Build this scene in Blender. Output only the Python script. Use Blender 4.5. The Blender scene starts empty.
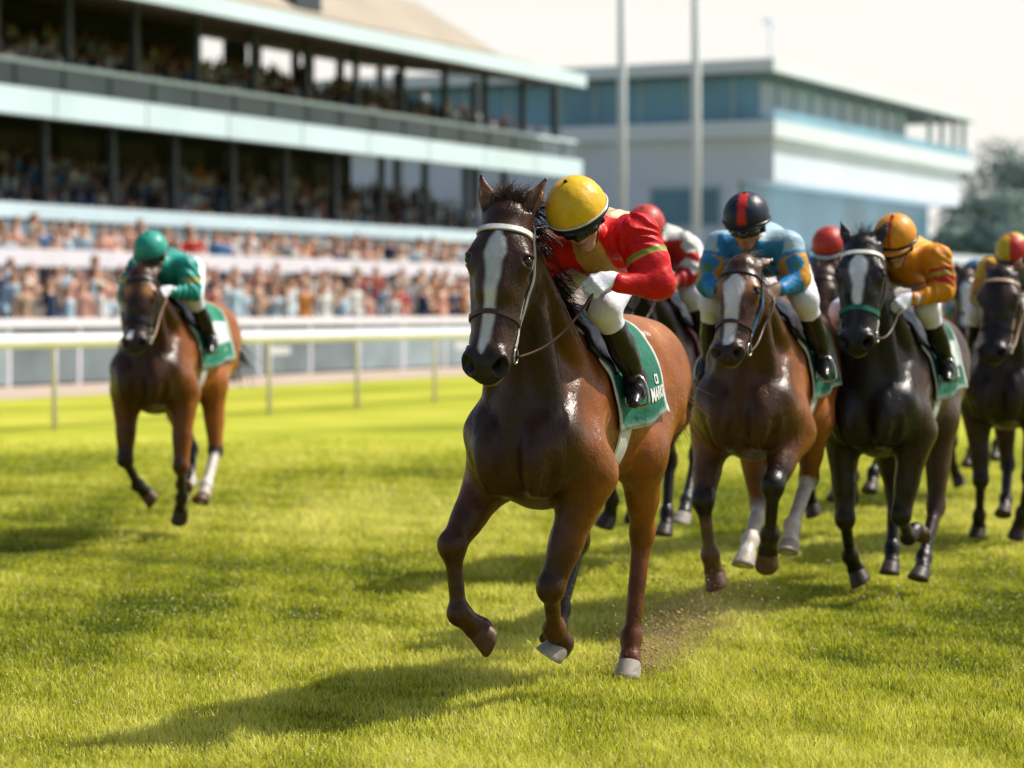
import bpy, bmesh, math, random
import numpy as np
from mathutils import Vector, Matrix

random.seed(7)
RNG = np.random.default_rng(7)
SC = bpy.context.scene
COL = SC.collection
V3 = lambda *a: np.array(a, dtype=np.float32)

# ------------------------------------------------------------------ object helpers
def link(o, parent=None):
    COL.objects.link(o)
    if parent is not None:
        o.parent = parent
    return o

def tag(o, label=None, cat=None, group=None, kind=None):
    if label: o['label'] = label
    if cat: o['category'] = cat
    if group: o['group'] = group
    if kind: o['kind'] = kind
    return o

def empty(name, loc, rz=0.0):
    o = bpy.data.objects.new(name, None)
    o.empty_display_size = 0.2
    o.location = loc
    o.rotation_euler = (0, 0, rz)
    return link(o)

def mesh_from(name, verts, faces, mat, parent=None, smooth=True, col=None, loc=None):
    """verts (N,3) array, faces list or (M,k) array"""
    me = bpy.data.meshes.new(name)
    verts = np.asarray(verts, dtype=np.float32)
    if isinstance(faces, np.ndarray) and faces.ndim == 2:
        n, k = faces.shape
        me.vertices.add(len(verts))
        me.vertices.foreach_set('co', verts.ravel())
        me.loops.add(n * k)
        me.loops.foreach_set('vertex_index', faces.astype(np.int32).ravel())
        me.polygons.add(n)
        me.polygons.foreach_set('loop_start', np.arange(0, n * k, k, dtype=np.int32))
        me.polygons.foreach_set('loop_total', np.full(n, k, dtype=np.int32))
        me.update(calc_edges=True)
        me.validate()
    else:
        me.from_pydata([tuple(map(float, v)) for v in verts], [], [tuple(f) for f in faces])
        me.update()
    if smooth:
        me.polygons.foreach_set('use_smooth', np.ones(len(me.polygons), dtype=bool))
    if col is not None:
        c = np.ones((len(verts), 4), dtype=np.float32)
        c[:, :3] = col
        a = me.color_attributes.new('Col', 'FLOAT_COLOR', 'POINT')
        a.data.foreach_set('color', c.ravel())
    if mat is not None:
        for m in (mat if isinstance(mat, (list, tuple)) else [mat]):
            me.materials.append(m)
    o = bpy.data.objects.new(name, me)
    if loc is not None: o.location = loc
    return link(o, parent)

class MB:
    """collects boxes, tubes and lathes into ONE mesh"""
    def __init__(s): s.v = []; s.f = []; s.mi = []
    def add(s, vs, fs, mi=0):
        b = len(s.v); s.v += [tuple(map(float, v)) for v in vs]
        s.f += [tuple(b + i for i in f) for f in fs]; s.mi += [mi] * len(fs)
    def hexa(s, p, mi=0):
        s.add(p, [(0,3,2,1),(4,5,6,7),(0,1,5,4),(1,2,6,5),(2,3,7,6),(3,0,4,7)], mi)
    def box(s, c, d, rz=0, mi=0):
        x, y, z = d[0]/2, d[1]/2, d[2]/2; ca, sa = math.cos(rz), math.sin(rz)
        p = []
        for dz in (-z, z):
            for dx, dy in ((-x,-y),(x,-y),(x,y),(-x,y)):
                p.append((c[0]+dx*ca-dy*sa, c[1]+dx*sa+dy*ca, c[2]+dz))
        s.hexa(p, mi)
    def tube(s, pts, r, n=8, mi=0, cap=True):
        pts = [np.array(p, dtype=float) for p in pts]
        rs = r if isinstance(r, (list, tuple, np.ndarray)) else [r]*len(pts)
        rings = []; up = None
        for i, p in enumerate(pts):
            t = pts[min(i+1, len(pts)-1)] - pts[max(i-1, 0)]
            t = t/(np.linalg.norm(t)+1e-9)
            if up is None:
                up = np.array([0,0,1.]) if abs(t[2]) < .9 else np.array([1.,0,0])
            a = np.cross(t, up); a /= np.linalg.norm(a)+1e-9
            b = np.cross(a, t); up = b
            rings.append([p + rs[i]*(math.cos(q)*a+math.sin(q)*b) for q in [2*math.pi*k/n for k in range(n)]])
        vs = [v for r_ in rings for v in r_]; fs = []
        for i in range(len(pts)-1):
            for k in range(n):
                fs.append((i*n+k, i*n+(k+1)%n, (i+1)*n+(k+1)%n, (i+1)*n+k))
        if cap:
            fs.append(tuple(range(n-1,-1,-1))); fs.append(tuple((len(pts)-1)*n+k for k in range(n)))
        s.add(vs, fs, mi)
    def build(s, name, mat, parent=None, smooth=False, loc=None):
        me = bpy.data.meshes.new(name); me.from_pydata(s.v, [], s.f); me.update()
        for m in (mat if isinstance(mat, (list, tuple)) else [mat]): me.materials.append(m)
        me.polygons.foreach_set('material_index', np.array(s.mi, dtype=np.int32))
        if smooth: me.polygons.foreach_set('use_smooth', np.ones(len(me.polygons), dtype=bool))
        o = bpy.data.objects.new(name, me)
        if loc is not None: o.location = loc
        return link(o, parent)

# ------------------------------------------------------------------ material helpers
def new_mat(name):
    m = bpy.data.materials.new(name); m.use_nodes = True
    nt = m.node_tree; b = nt.nodes['Principled BSDF']
    return m, nt, b

def nd(nt, kind, **kw):
    n = nt.nodes.new(kind)
    for k, v in kw.items(): setattr(n, k, v)
    return n

def noise_mul(nt, color_socket_or_rgb, scale, lo, hi, detail=4, coord='Object'):
    """colour multiplied by a noise that runs lo..hi; returns the colour socket"""
    tc = nd(nt, 'ShaderNodeTexCoord')
    nz = nd(nt, 'ShaderNodeTexNoise'); nz.inputs['Scale'].default_value = scale; nz.inputs['Detail'].default_value = detail
    nt.links.new(tc.outputs[coord], nz.inputs['Vector'])
    mr = nd(nt, 'ShaderNodeMapRange'); mr.inputs[1].default_value = .3; mr.inputs[2].default_value = .7
    mr.inputs[3].default_value = lo; mr.inputs[4].default_value = hi
    nt.links.new(nz.outputs[0], mr.inputs[0])
    mx = nd(nt, 'ShaderNodeVectorMath', operation='SCALE')
    if isinstance(color_socket_or_rgb, (tuple, list)):
        mx.inputs[0].default_value = color_socket_or_rgb[:3]
    else:
        nt.links.new(color_socket_or_rgb, mx.inputs[0])
    nt.links.new(mr.outputs[0], mx.inputs['Scale'])
    return mx.outputs[0], nz

def simple_mat(name, rgb, rough=.6, spec=.4, metal=0., nscale=6., var=.12, bump=0., bscale=40., coat=0.):
    m, nt, b = new_mat(name)
    c, nz = noise_mul(nt, tuple(rgb), nscale, 1-var, 1+var)
    nt.links.new(c, b.inputs['Base Color'])
    b.inputs['Roughness'].default_value = rough
    b.inputs['Specular IOR Level'].default_value = spec
    b.inputs['Metallic'].default_value = metal
    b.inputs['Coat Weight'].default_value = coat
    if bump:
        tc = nd(nt, 'ShaderNodeTexCoord')
        n2 = nd(nt, 'ShaderNodeTexNoise'); n2.inputs['Scale'].default_value = bscale; n2.inputs['Detail'].default_value = 5
        nt.links.new(tc.outputs['Object'], n2.inputs['Vector'])
        bp = nd(nt, 'ShaderNodeBump'); bp.inputs['Strength'].default_value = bump; bp.inputs['Distance'].default_value = .01
        nt.links.new(n2.outputs[0], bp.inputs['Height']); nt.links.new(bp.outputs[0], b.inputs['Normal'])
    return m

def vcol_mat(name, rough=.5, spec=.4, var=.15, nscale=30., bump=.1, bscale=120., bdist=.004, stretch=(1,1,1), coat=0., coat_rough=.3, sheen=0.):
    m, nt, b = new_mat(name)
    at = nd(nt, 'ShaderNodeAttribute', attribute_name='Col')
    c, nz = noise_mul(nt, at.outputs['Color'], nscale, 1-var, 1+var)
    nt.links.new(c, b.inputs['Base Color'])
    b.inputs['Roughness'].default_value = rough
    b.inputs['Specular IOR Level'].default_value = spec
    b.inputs['Coat Weight'].default_value = coat
    b.inputs['Coat Roughness'].default_value = coat_rough
    b.inputs['Sheen Weight'].default_value = sheen
    if bump:
        tc = nd(nt, 'ShaderNodeTexCoord'); mp = nd(nt, 'ShaderNodeMapping'); mp.inputs['Scale'].default_value = stretch
        n2 = nd(nt, 'ShaderNodeTexNoise'); n2.inputs['Scale'].default_value = bscale; n2.inputs['Detail'].default_value = 4
        nt.links.new(tc.outputs['Object'], mp.inputs[0]); nt.links.new(mp.outputs[0], n2.inputs['Vector'])
        bp = nd(nt, 'ShaderNodeBump'); bp.inputs['Strength'].default_value = bump; bp.inputs['Distance'].default_value = bdist
        nt.links.new(n2.outputs[0], bp.inputs['Height']); nt.links.new(bp.outputs[0], b.inputs['Normal'])
    return m

# ------------------------------------------------------------------ implicit surfaces
class Prim:
    __slots__ = ('t','a','b','ra','rb','s','flat','k','sub','R','tag')
    def __init__(self, t, **kw):
        self.s = None; self.flat = 1.; self.k = .05; self.sub = False; self.R = None; self.tag = None; self.b = None; self.ra = self.rb = None
        self.t = t
        for k, v in kw.items(): setattr(self, k, v)
    def dist(s, P):
        if s.t == 'c':
            ab = s.b - s.a; q = P - s.a
            tt = np.clip((q @ ab) / (ab @ ab + 1e-12), 0, 1)
            q = q - tt[..., None]*ab
            d2 = np.einsum('...i,...i->...', q, q)
            if s.s is not None and s.flat != 1.:
                ps = q @ s.s; d2 = d2 + ps*ps*(1/s.flat**2 - 1)
            return np.sqrt(d2) - (s.ra + (s.rb - s.ra)*tt)
        q = P - s.a
        if s.R is not None: q = q @ s.R          # columns of R are the axes
        r = s.b
        e = q / r; k0 = np.sqrt(np.einsum('...i,...i->...', e, e))
        e2 = q / (r*r); k1 = np.sqrt(np.einsum('...i,...i->...', e2, e2)) + 1e-9
        return k0*(k0-1)/k1
    def tpar(s, P):
        if s.t != 'c': return np.zeros(P.shape[:-1], dtype=np.float32)
        ab = s.b - s.a
        return np.clip(((P - s.a) @ ab) / (ab @ ab + 1e-12), 0, 1)
    def bbox(s, m):
        if s.t == 'c':
            r = max(s.ra, s.rb)*max(1., s.flat) + m
            return np.minimum(s.a, s.b)-r, np.maximum(s.a, s.b)+r
        r = max(s.b) + m
        if s.R is None: return s.a - s.b - m, s.a + s.b + m
        return s.a - r, s.a + r

def cone(a, b, ra, rb, k=.05, side=None, flat=1., sub=False, tag=None):
    if side is not None:
        side = np.array(side, dtype=np.float32); side /= np.linalg.norm(side)
    return Prim('c', a=V3(*a), b=V3(*b), ra=ra, rb=rb, k=k, s=side, flat=flat, sub=sub, tag=tag)

def ell(c, r, k=.05, R=None, sub=False, tag=None):
    return Prim('e', a=V3(*c), b=V3(*r), k=k, R=None if R is None else np.asarray(R, dtype=np.float32), sub=sub, tag=tag)

def smin(a, b, k):
    h = np.maximum(k - np.abs(a-b), 0)/k
    return np.minimum(a, b) - h*h*k*.25

def field(prims, P):
    d = np.full(P.shape[:-1], 10., dtype=np.float32)
    for p in prims:
        q = p.dist(P).astype(np.float32)
        d = -smin(-d, q, p.k) if p.sub else smin(d, q, p.k)
    return d

def surf(prims, h, extra=None, smooth=0):
    """marching by surface nets on a grid of pitch h; returns verts, quads"""
    lo = np.min([p.bbox(0)[0] for p in prims if not p.sub], axis=0) - 3*h - .03
    hi = np.max([p.bbox(0)[1] for p in prims if not p.sub], axis=0) + 3*h + .03
    n = np.ceil((hi-lo)/h).astype(int)+1
    F = np.full(n, 10., dtype=np.float32)
    ax = [lo[i]+h*np.arange(n[i], dtype=np.float32) for i in range(3)]
    for p in prims:
        m = p.k + 3*h + .01
        b0, b1 = p.bbox(m)
        i0 = np.clip(np.floor((b0-lo)/h).astype(int), 0, n); i1 = np.clip(np.ceil((b1-lo)/h).astype(int)+1, 0, n)
        if np.any(i1 <= i0): continue
        sl = tuple(slice(i0[i], i1[i]) for i in range(3))
        P = np.stack(np.meshgrid(*[ax[i][sl[i]] for i in range(3)], indexing='ij'), -1)
        q = p.dist(P).astype(np.float32)
        F[sl] = -smin(-F[sl], q, p.k) if p.sub else smin(F[sl], q, p.k)
    if extra is not None:
        F = extra(F, ax)
    S = F < 0
    c = np.zeros(tuple(n-1), dtype=np.uint8)
    for dx in (0,1):
        for dy in (0,1):
            for dz in (0,1):
                c += S[dx:n[0]-1+dx, dy:n[1]-1+dy, dz:n[2]-1+dz]
    act = (c > 0) & (c < 8)
    idx = np.full(act.shape, -1, dtype=np.int64)
    ijk = np.argwhere(act); idx[act] = np.arange(len(ijk))
    acc = np.zeros((len(ijk), 3), dtype=np.float64); cnt = np.zeros(len(ijk))
    corners = [(x,y,z) for x in (0,1) for y in (0,1) for z in (0,1)]
    for ca in corners:
        for axn in range(3):
            if ca[axn]: continue
            cb = list(ca); cb[axn] = 1
            fa = F[ijk[:,0]+ca[0], ijk[:,1]+ca[1], ijk[:,2]+ca[2]]
            fb = F[ijk[:,0]+cb[0], ijk[:,1]+cb[1], ijk[:,2]+cb[2]]
            m = (fa < 0) != (fb < 0)
            t = fa[m]/(fa[m]-fb[m])
            pt = np.tile(np.array(ca, dtype=float), (m.sum(), 1)); pt[:, axn] = t
            acc[m] += pt; cnt[m] += 1
    verts = lo + h*(ijk + acc/np.maximum(cnt,1)[:,None])
    quads = []
    for axn in range(3):
        o1, o2 = (axn+1) % 3, (axn+2) % 3
        sa = [slice(None)]*3; sb = [slice(None)]*3
        sa[axn] = slice(0, n[axn]-1); sb[axn] = slice(1, n[axn])
        A, B = S[tuple(sa)], S[tuple(sb)]
        e = np.argwhere(A != B)
        e = e[(e[:,o1] > 0) & (e[:,o2] > 0) & (e[:,o1] < n[o1]-1) & (e[:,o2] < n[o2]-1)]
        def g(d1, d2):
            q = e.copy(); q[:,o1] -= d1; q[:,o2] -= d2
            return idx[q[:,0], q[:,1], q[:,2]]
        q = np.stack([g(1,1), g(0,1), g(0,0), g(1,0)], 1)
        flip = ~A[e[:,0], e[:,1], e[:,2]]
        q[flip] = q[flip][:, ::-1]
        quads.append(q)
    quads = np.concatenate(quads)
    quads = quads[(quads >= 0).all(1)]
    for _ in range(smooth):
        verts = laplace(verts, quads)
    return verts.astype(np.float32), quads

def laplace(v, q, w=.5):
    s = np.zeros_like(v); c = np.zeros(len(v))
    for a, b in ((0,1),(1,2),(2,3),(3,0)):
        for i, j in ((a,b),(b,a)):
            for ax_ in range(3):
                s[:,ax_] += np.bincount(q[:,i], v[q[:,j],ax_], len(v))
            c += np.bincount(q[:,i], minlength=len(v))
    return v*(1-w) + w*s/np.maximum(c,1)[:,None]

def march(prims, P, D, start, steps=40, stop=.0):
    """sphere-trace from P along D (unit) onto the implicit surface"""
    t = np.full(len(P), 0., dtype=np.float32) + start
    for _ in range(steps):
        d = field(prims, P + t[:,None]*D) - stop
        t += np.clip(d, -.05, .05)*.8
    return P + t[:,None]*D

def grad(prims, P, e=.006):
    g = np.stack([field(prims, P+np.eye(3, dtype=np.float32)[i]*e)-field(prims, P-np.eye(3, dtype=np.float32)[i]*e) for i in range(3)], -1)
    return g/(np.linalg.norm(g, axis=-1, keepdims=True)+1e-9)

def sstep(a, b, x):
    t = np.clip((x-a)/(b-a), 0, 1); return t*t*(3-2*t)

def vnoise(P, scale, seed=0):
    """cheap smooth noise in -1..1 built from sines"""
    r = np.random.default_rng(seed); o = np.zeros(len(P))
    for i in range(6):
        w = r.normal(size=3); w /= np.linalg.norm(w); w *= scale*(.6+.3*i)
        o += np.sin(P @ w + r.uniform(0, 6.28))/(1+.4*i)
    return o/3.
# ------------------------------------------------------------------ the horse
def frame_from(h, yaw_side=None):
    """head axes: h poll->nose, l left, f forehead"""
    h = np.array(h, dtype=float); h /= np.linalg.norm(h)
    l = np.cross([0,0,1.], h); l /= np.linalg.norm(l)
    f = np.cross(h, l)
    return h, l, f

def horse_prims(J):
    """J: pose dictionary. returns (all prims, trunk prims, head prims, head frame)"""
    W = J.get('wide', 1.08)
    Y = lambda y: y*W
    tr = []
    tr += [ell((-.28,0,1.19),(.60,Y(.285),.385),k=.1), ell((.14,0,1.17),(.36,Y(.245),.32),k=.14),
           ell((.14,0,.985),(.40,Y(.15),.215),k=.13),
           cone((-.35,0,1.30),(-.92,0,1.34),.27,.24,k=.14,side=(0,1,0),flat=.98*W),
           ell((-.02,0,1.50),(.30,Y(.075),.115),k=.14), ell((-.45,0,1.50),(.4,Y(.13),.06),k=.12),
           ell((-.92,0,1.36),(.36,Y(.25),.25),k=.12)]
    for s in (-1,1):
        tr += [ell((-.95,s*Y(.135),1.33),(.29,Y(.140),.25),k=.06),
               cone((.00,s*Y(.13),1.44),(.39,s*Y(.155),1.13),.10,.095,k=.06,side=(0,1,0),flat=.65),
               cone((-.02,s*Y(.18),1.22),(.18,s*Y(.20),1.02),.12,.12,k=.045,side=(0,1,0),flat=.55),
               ell((.45,s*Y(.10),1.01),(.12,Y(.10),.18),k=.03),
               ell((.33,s*Y(.10),.94),(.15,Y(.10),.10),k=.06),
               cone((-.72,s*Y(.17),1.50),(-.90,s*Y(.235),1.22),.058,.072,k=.035), cone((-1.02,s*Y(.14),1.46),(-1.10,s*Y(.185),1.12),.06,.07,k=.035),
               cone((.16,s*Y(.165),1.42),(.40,s*Y(.185),1.14),.038,.043,k=.025), cone((-.02,s*Y(.195),1.38),(.20,s*Y(.24),1.06),.05,.06,k=.03)]
    tr += [cone((.60,0,1.16),(.53,0,.84),.040,.035,k=.07,sub=True)]
    for s in (-1,1):
        tr += [cone((.20,s*Y(.215),1.46),(.50,s*Y(.225),1.16),.022,.030,k=.05,sub=True), cone((.53,s*Y(.225),1.02),(.44,s*Y(.12),.80),.030,.030,k=.05,sub=True)]
    legs = []
    LS = {}
    kf = J.get('legk', 1.12); kh = J.get('legh', 1.08)
    for nm in ('FR','FL'):
        s = 1 if nm == 'FL' else -1
        E,K,F,P,T = [np.array(p, dtype=np.float32) for p in J[nm]]
        E = E + V3(0, s*.02, 0)
        sd = (0,1,0)
        legs += [cone((.35,s*Y(.155),1.09),E,.100,.098,k=.10,tag=nm),
                 cone(E,E*.35+K*.65,.122,.062,k=.05,side=sd,flat=.86,tag=nm), cone(E*.4+K*.6,K,.062,.050,k=.04,tag=nm)]
        ax_ = (K-E)/np.linalg.norm(K-E)
        fw = np.cross([0,1,0], ax_); fw = -fw/np.linalg.norm(fw); fw = fw if fw[0] > 0 else -fw
        m1 = E*.78+K*.22
        legs += [cone(m1+fw*.025+V3(0,s*.02,0), E*.3+K*.7+fw*.012+V3(0,s*.015,0), .064,.03,k=.022,tag=nm),
                 cone(m1-fw*.03, E*.35+K*.65-fw*.02, .060,.03,k=.022,tag=nm),
                 ell(K+fw*.006,(.052,.053,.058),k=.022,tag=nm), ell(K-fw*.03,(.028,.030,.035),k=.03,tag=nm)]
        ca = (F-K)/np.linalg.norm(F-K); bk = np.cross([0,1,0], ca); bk /= np.linalg.norm(bk)
        if bk @ fw > 0: bk = -bk
        legs += [cone(K,F,.037,.031,k=.04,side=sd,flat=.9,tag=nm), cone(K*.85+F*.15+bk*.024,F+bk*.020,.019,.021,k=.012,tag=nm),
                 ell(F,(.044,.042,.044),k=.03,tag=nm), ell(F+bk*.028,(.026,.032,.028),k=.02,tag=nm),
                 cone(F,P,.038,.043,k=.03,tag=nm), cone(P,P+(T-P)*.25,.045,.05,k=.02,tag=nm)]
        LS[nm] = (E,K,F,P,T)
    for nm in ('HR','HL'):
        s = 1 if nm == 'HL' else -1
        S,C,F,P,T = [np.array(p, dtype=np.float32) for p in J[nm]]
        H_ = V3(-.98, s*Y(.14), 1.30)
        legs += [cone(H_,S,.19,.145,k=.1,side=(0,1,0),flat=.80,tag='T'+nm),
                 cone(V3(-1.16,s*Y(.10),1.28),S*.45+C*.55+V3(-.04,0,0),.12,.07,k=.09,side=(0,1,0),flat=.8,tag='T'+nm),
                 ell(S+V3(.03,0,0),(.11,.09,.12),k=.07,tag='T'+nm),
                 cone(S,C,.125,.056,k=.06,side=(0,1,0),flat=.80,tag=nm)]
        ax_ = (C-S)/np.linalg.norm(C-S); bk = np.cross([0,1,0], ax_); bk /= np.linalg.norm(bk)
        if bk[0] > 0: bk = -bk
        hp = C + bk*.055 - ax_*.03
        legs += [cone(S*.5+C*.5+bk*.05, hp, .035,.024,k=.035,tag=nm), ell(hp,(.028,.026,.034),k=.03,tag=nm),
                 ell(C,(.056,.048,.065),k=.04,tag=nm)]
        ca = (F-C)/np.linalg.norm(F-C); b2 = np.cross([0,1,0], ca); b2 /= np.linalg.norm(b2)
        if b2[0] > 0: b2 = -b2
        legs += [cone(C,F,.046,.036,k=.04,side=(0,1,0),flat=.88,tag=nm), cone(hp*.7+C*.3,F+b2*.022,.024,.022,k=.03,tag=nm),
                 ell(F,(.046,.043,.046),k=.03,tag=nm), ell(F+b2*.028,(.026,.032,.028),k=.02,tag=nm),
                 cone(F,P,.039,.043,k=.03,tag=nm), cone(P,P+(T-P)*.25,.045,.05,k=.02,tag=nm)]
        LS[nm] = (S,C,F,P,T)
    for p in legs:
        if p.tag and p.tag[0] != 'T':
            q = kf if p.tag[0] == 'F' else kh
            if p.t == 'c': p.ra *= q; p.rb *= q
            else: p.b = (p.b*q).astype(np.float32)
    # neck and head
    O = np.array(J['poll'], dtype=float); N = np.array(J['nose'], dtype=float)
    h,l,f = frame_from(N-O)
    tw = math.radians(J.get('twist',0)); f, l = f*math.cos(tw)+l*math.sin(tw), l*math.cos(tw)-f*math.sin(tw)
    L = np.linalg.norm(N-O); g = L/.655; gw = g*J.get('headw', 1.06)
    def hp_(t,y,q): return O + h*t*g + l*y*gw + f*q*g
    R = np.stack([h,l,f],1)
    def hc(a,b,ra,rb,k=.04,flat=1.,sub=False): return cone(hp_(*a),hp_(*b),ra*g,rb*g,k=k*g,side=l,flat=flat*J.get('headw',1.06),sub=sub,tag='head')
    def he(c,r,k=.04,sub=False): return ell(hp_(*c),(r[0]*g,r[1]*gw,r[2]*g),k=k*g,R=R,sub=sub,tag='head')
    NB = np.array([.20,0,1.34]); jaw = hp_(.10,0,-.16)
    base = np.array([.10,0,1.38]); pollb = hp_(.03,0,-.10)
    mid = base*.45+pollb*.55 + np.array([0,0,.03])
    sd = np.cross(pollb-base,[0,0,1.]); 
    neck = [cone(base,mid,.225,.150,k=.12,side=sd,flat=.62*W,tag='neck'), cone(mid,pollb,.150,.108,k=.06,side=sd,flat=.68*W,tag='neck'),
            cone(NB+V3(.12,0,-.08),mid*.6+jaw*.4,.175,.098,k=.09,side=sd,flat=.72*W,tag='neck'), cone(mid*.5+jaw*.5,hp_(.12,0,-.14),.10,.075,k=.05,side=sd,flat=.8,tag='neck'),
            cone(base+V3(.0,0,.12),pollb*.9+base*.1+V3(-.02,0,.05),.085,.055,k=.06,side=sd,flat=.6,tag='neck')]
    for s in (-1,1):
        neck += [cone((.36,s*Y(.115),1.17),mid*.35+jaw*.65+l*s*.06,.085,.045,k=.024,tag='neck'),
                 cone((.12,s*Y(.15),1.36),mid*.4+pollb*.6+l*s*.065-np.array([0,0,.03]),.085,.05,k=.028,tag='neck')]
    hd = [hc((.02,0,-.07),(.20,0,-.055),.088,.088,k=.05), hc((.16,0,-.050),(.52,0,-.035),.080,.050,k=.05,flat=.95),
          hc((.12,0,-.015),(.30,0,-.005),.058,.050,k=.05,flat=1.25)]
    for s in (-1,1):
        hd += [he((.185,s*.080,-.022),(.060,.032,.042),k=.035), he((.21,s*.052,-.155),(.155,.046,.115),k=.05),
               hc((.28,s*.030,-.090),(.55,s*.022,-.060),.065,.045,k=.04), hc((.26,s*.078,-.065),(.42,s*.052,-.05),.018,.013,k=.03),
               hc((.22,s*.03,-.17),(.55,s*.018,-.095),.055,.035,k=.05)]
    hd += [he((.575,0,-.05),(.085,.066,.066),k=.04)]
    for s in (-1,1):
        hd += [he((.585,s*.048,-.012),(.056,.037,.044),k=.025)]
    hd += [he((.60,0,-.108),(.052,.042,.030),k=.025), he((.565,0,-.125),(.04,.034,.026),k=.03)]
    for s in (-1,1):
        hd += [he((.610,s*.060,.008),(.042,.022,.027),k=.012,sub=True), hc((.615,s*.052,.010),(.57,s*.03,-.02),.020,.012,k=.01,sub=True),
               he((.30,s*.085,-.115),(.10,.012,.03),k=.04,sub=True)]
    eyes = []
    for s in (-1,1):
        dv = l*s*.80*J.get('headw',1.06) + f*.60; dv /= np.linalg.norm(dv)
        ctr = hp_(.190, s*.045, -.050)
        pt = march(hd, (ctr+dv*.16)[None].astype(np.float32), -dv[None].astype(np.float32), 0.)[0]
        ec = pt - dv*.0165*g; eyes.append(ec)
        sdv = np.cross(h, dv)
        hd += [cone(ec-h*.022*g-sdv*.020*g+dv*.012*g, ec-h*.020*g+sdv*.020*g+dv*.012*g, .0095*g, .0095*g, k=.012, tag='head'),
               cone(ec+h*.022*g-sdv*.018*g+dv*.010*g, ec+h*.022*g+sdv*.018*g+dv*.010*g, .006*g, .006*g, k=.012, tag='head'),
               ell(ec+dv*.012*g, (.017*g,.024*g,.020*g), k=.008, R=np.stack([h,sdv,dv],1), sub=True, tag='head')]
    hd += [he((.665,0,-.083),(.085,.09,.0055),k=.012,sub=True)]
    ears = J.get('ears', (-.165, .030, .01))
    for s in (-1,1):
        b0 = hp_(-.01, s*.060, -.055); tip = hp_(ears[0]-.005, s*(.060+ears[1]), -.055+ears[2])
        fr = f if ears[2] > -.06 else (f+l*s)/1.41
        m = b0*.55 + tip*.45
        hd += [cone(b0, m, .034*g, .034*g, k=.02, side=f, flat=.6, tag='head'), cone(m, tip, .033*g, .004*g, k=.012, side=f, flat=.6, tag='head'),
               cone(b0*.85+tip*.15+f*.026+l*s*.006, b0*.3+tip*.7+f*.018, .019*g, .010*g, k=.010, sub=True, tag='head')]
    HF = dict(eyes=eyes, O=O, h=h, l=l, f=f, g=g, gw=gw, hp=hp_)
    return tr, legs, neck, hd, HF, LS

def seg_param(P, chain):
    """running parameter along a joint chain (0 at the first joint, i at joint i) and the distance to it"""
    best = np.full(len(P), 9., dtype=np.float32); par = np.zeros(len(P), dtype=np.float32)
    for i in range(len(chain)-1):
        a, b = chain[i], chain[i+1]; ab = b-a
        t = np.clip(((P-a)@ab)/(ab@ab+1e-12), 0, 1)
        d = np.linalg.norm(P-a-t[:,None]*ab, axis=1)
        m = d < best; best[m] = d[m]; par[m] = i + t[m]
    return par, best

def make_hoof(name, P, T, fwd, mat, parent, sc=1.12):
    """hoof capsule between coronet P and ground T"""
    P = np.array(P, dtype=float); T = np.array(T, dtype=float)
    ax_ = (T-P)/np.linalg.norm(T-P)
    fw = np.array(fwd, dtype=float); fw = fw - ax_*(fw@ax_); fw /= np.linalg.norm(fw)
    sd = np.cross(ax_, fw)
    vs, fs = [], []; n = 24
    Ln = .082*sc
    rows = [(-.004,.046,.045,.0),(.004,.049,.048,.003),(.03,.054,.052,.010),(.06,.059,.056,.020),(.080,.062,.059,.027),(.084,.060,.057,.027),(.078,.050,.047,.026),(.072,.02,.02,.022)]
    for (t,ra,rb,off) in rows:
        for k in range(n):
            q = 2*math.pi*k/n; c, s_ = math.cos(q), math.sin(q)
            rr = ra*(1.05 if c > 0 else .85)
            z = t*(1 if t < .03 else (.88+.12*c))
            vs.append(P + ax_*z*sc + fw*(c*rr*sc+off*sc) + sd*s_*rb*sc)
    for i in range(len(rows)-1):
        for k in range(n):
            fs.append((i*n+k, i*n+(k+1)%n, (i+1)*n+(k+1)%n, (i+1)*n+k))
    fs.append(tuple((len(rows)-1)*n+k for k in range(n)))
    o = mesh_from(name, np.array(vs), fs, mat, parent)
    bm = bmesh.new(); bm.from_mesh(o.data); bmesh.ops.recalc_face_normals(bm, faces=bm.faces); bm.to_mesh(o.data); bm.free()
    return o

def strands(name, roots, dirs, lens, widths, mat, parent, seg=7, grav=.3, curl=.15, seed=1, sides=3):
    """hair as tapered three-sided strands"""
    r = np.random.default_rng(seed); n = len(roots)
    P = np.array(roots, dtype=float); D = np.array(dirs, dtype=float); D /= np.linalg.norm(D,axis=1,keepdims=True)
    verts = []; ph = r.uniform(0,6.28,n); cu = r.normal(0,curl,(n,3))
    a0 = np.cross(D, r.normal(size=(n,3))); a0 /= np.linalg.norm(a0,axis=1,keepdims=True)
    cur = P.copy(); d = D.copy()
    L = np.array(lens)/seg; W_ = np.array(widths)
    for i in range(seg+1):
        t = i/seg
        w = W_*(1-.85*t**1.5)*(.6 if i == 0 else 1.)
        b = np.cross(d, a0)
        for k in range(sides):
            q = 2*math.pi*k/sides
            verts.append(cur + (a0*math.cos(q)+b*math.sin(q))*w[:,None])
        d = d + np.array([0,0,-grav/seg]) + cu*(1.2/seg) + a0*(np.sin(ph+t*5)*curl*.8/seg)[:,None]
        d /= np.linalg.norm(d,axis=1,keepdims=True)
        cur = cur + d*L[:,None]
    V = np.stack(verts,1).reshape(-1,3)      # n, (seg+1)*sides
    st = (seg+1)*sides; F = []
    base = (np.arange(n)*st)[:,None]
    for i in range(seg):
        for k in range(sides):
            F.append(base + np.array([[i*sides+k, i*sides+(k+1)%sides, (i+1)*sides+(k+1)%sides, (i+1)*sides+k]]))
    F = np.concatenate(F)
    return mesh_from(name, V, F, mat, parent)

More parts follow.
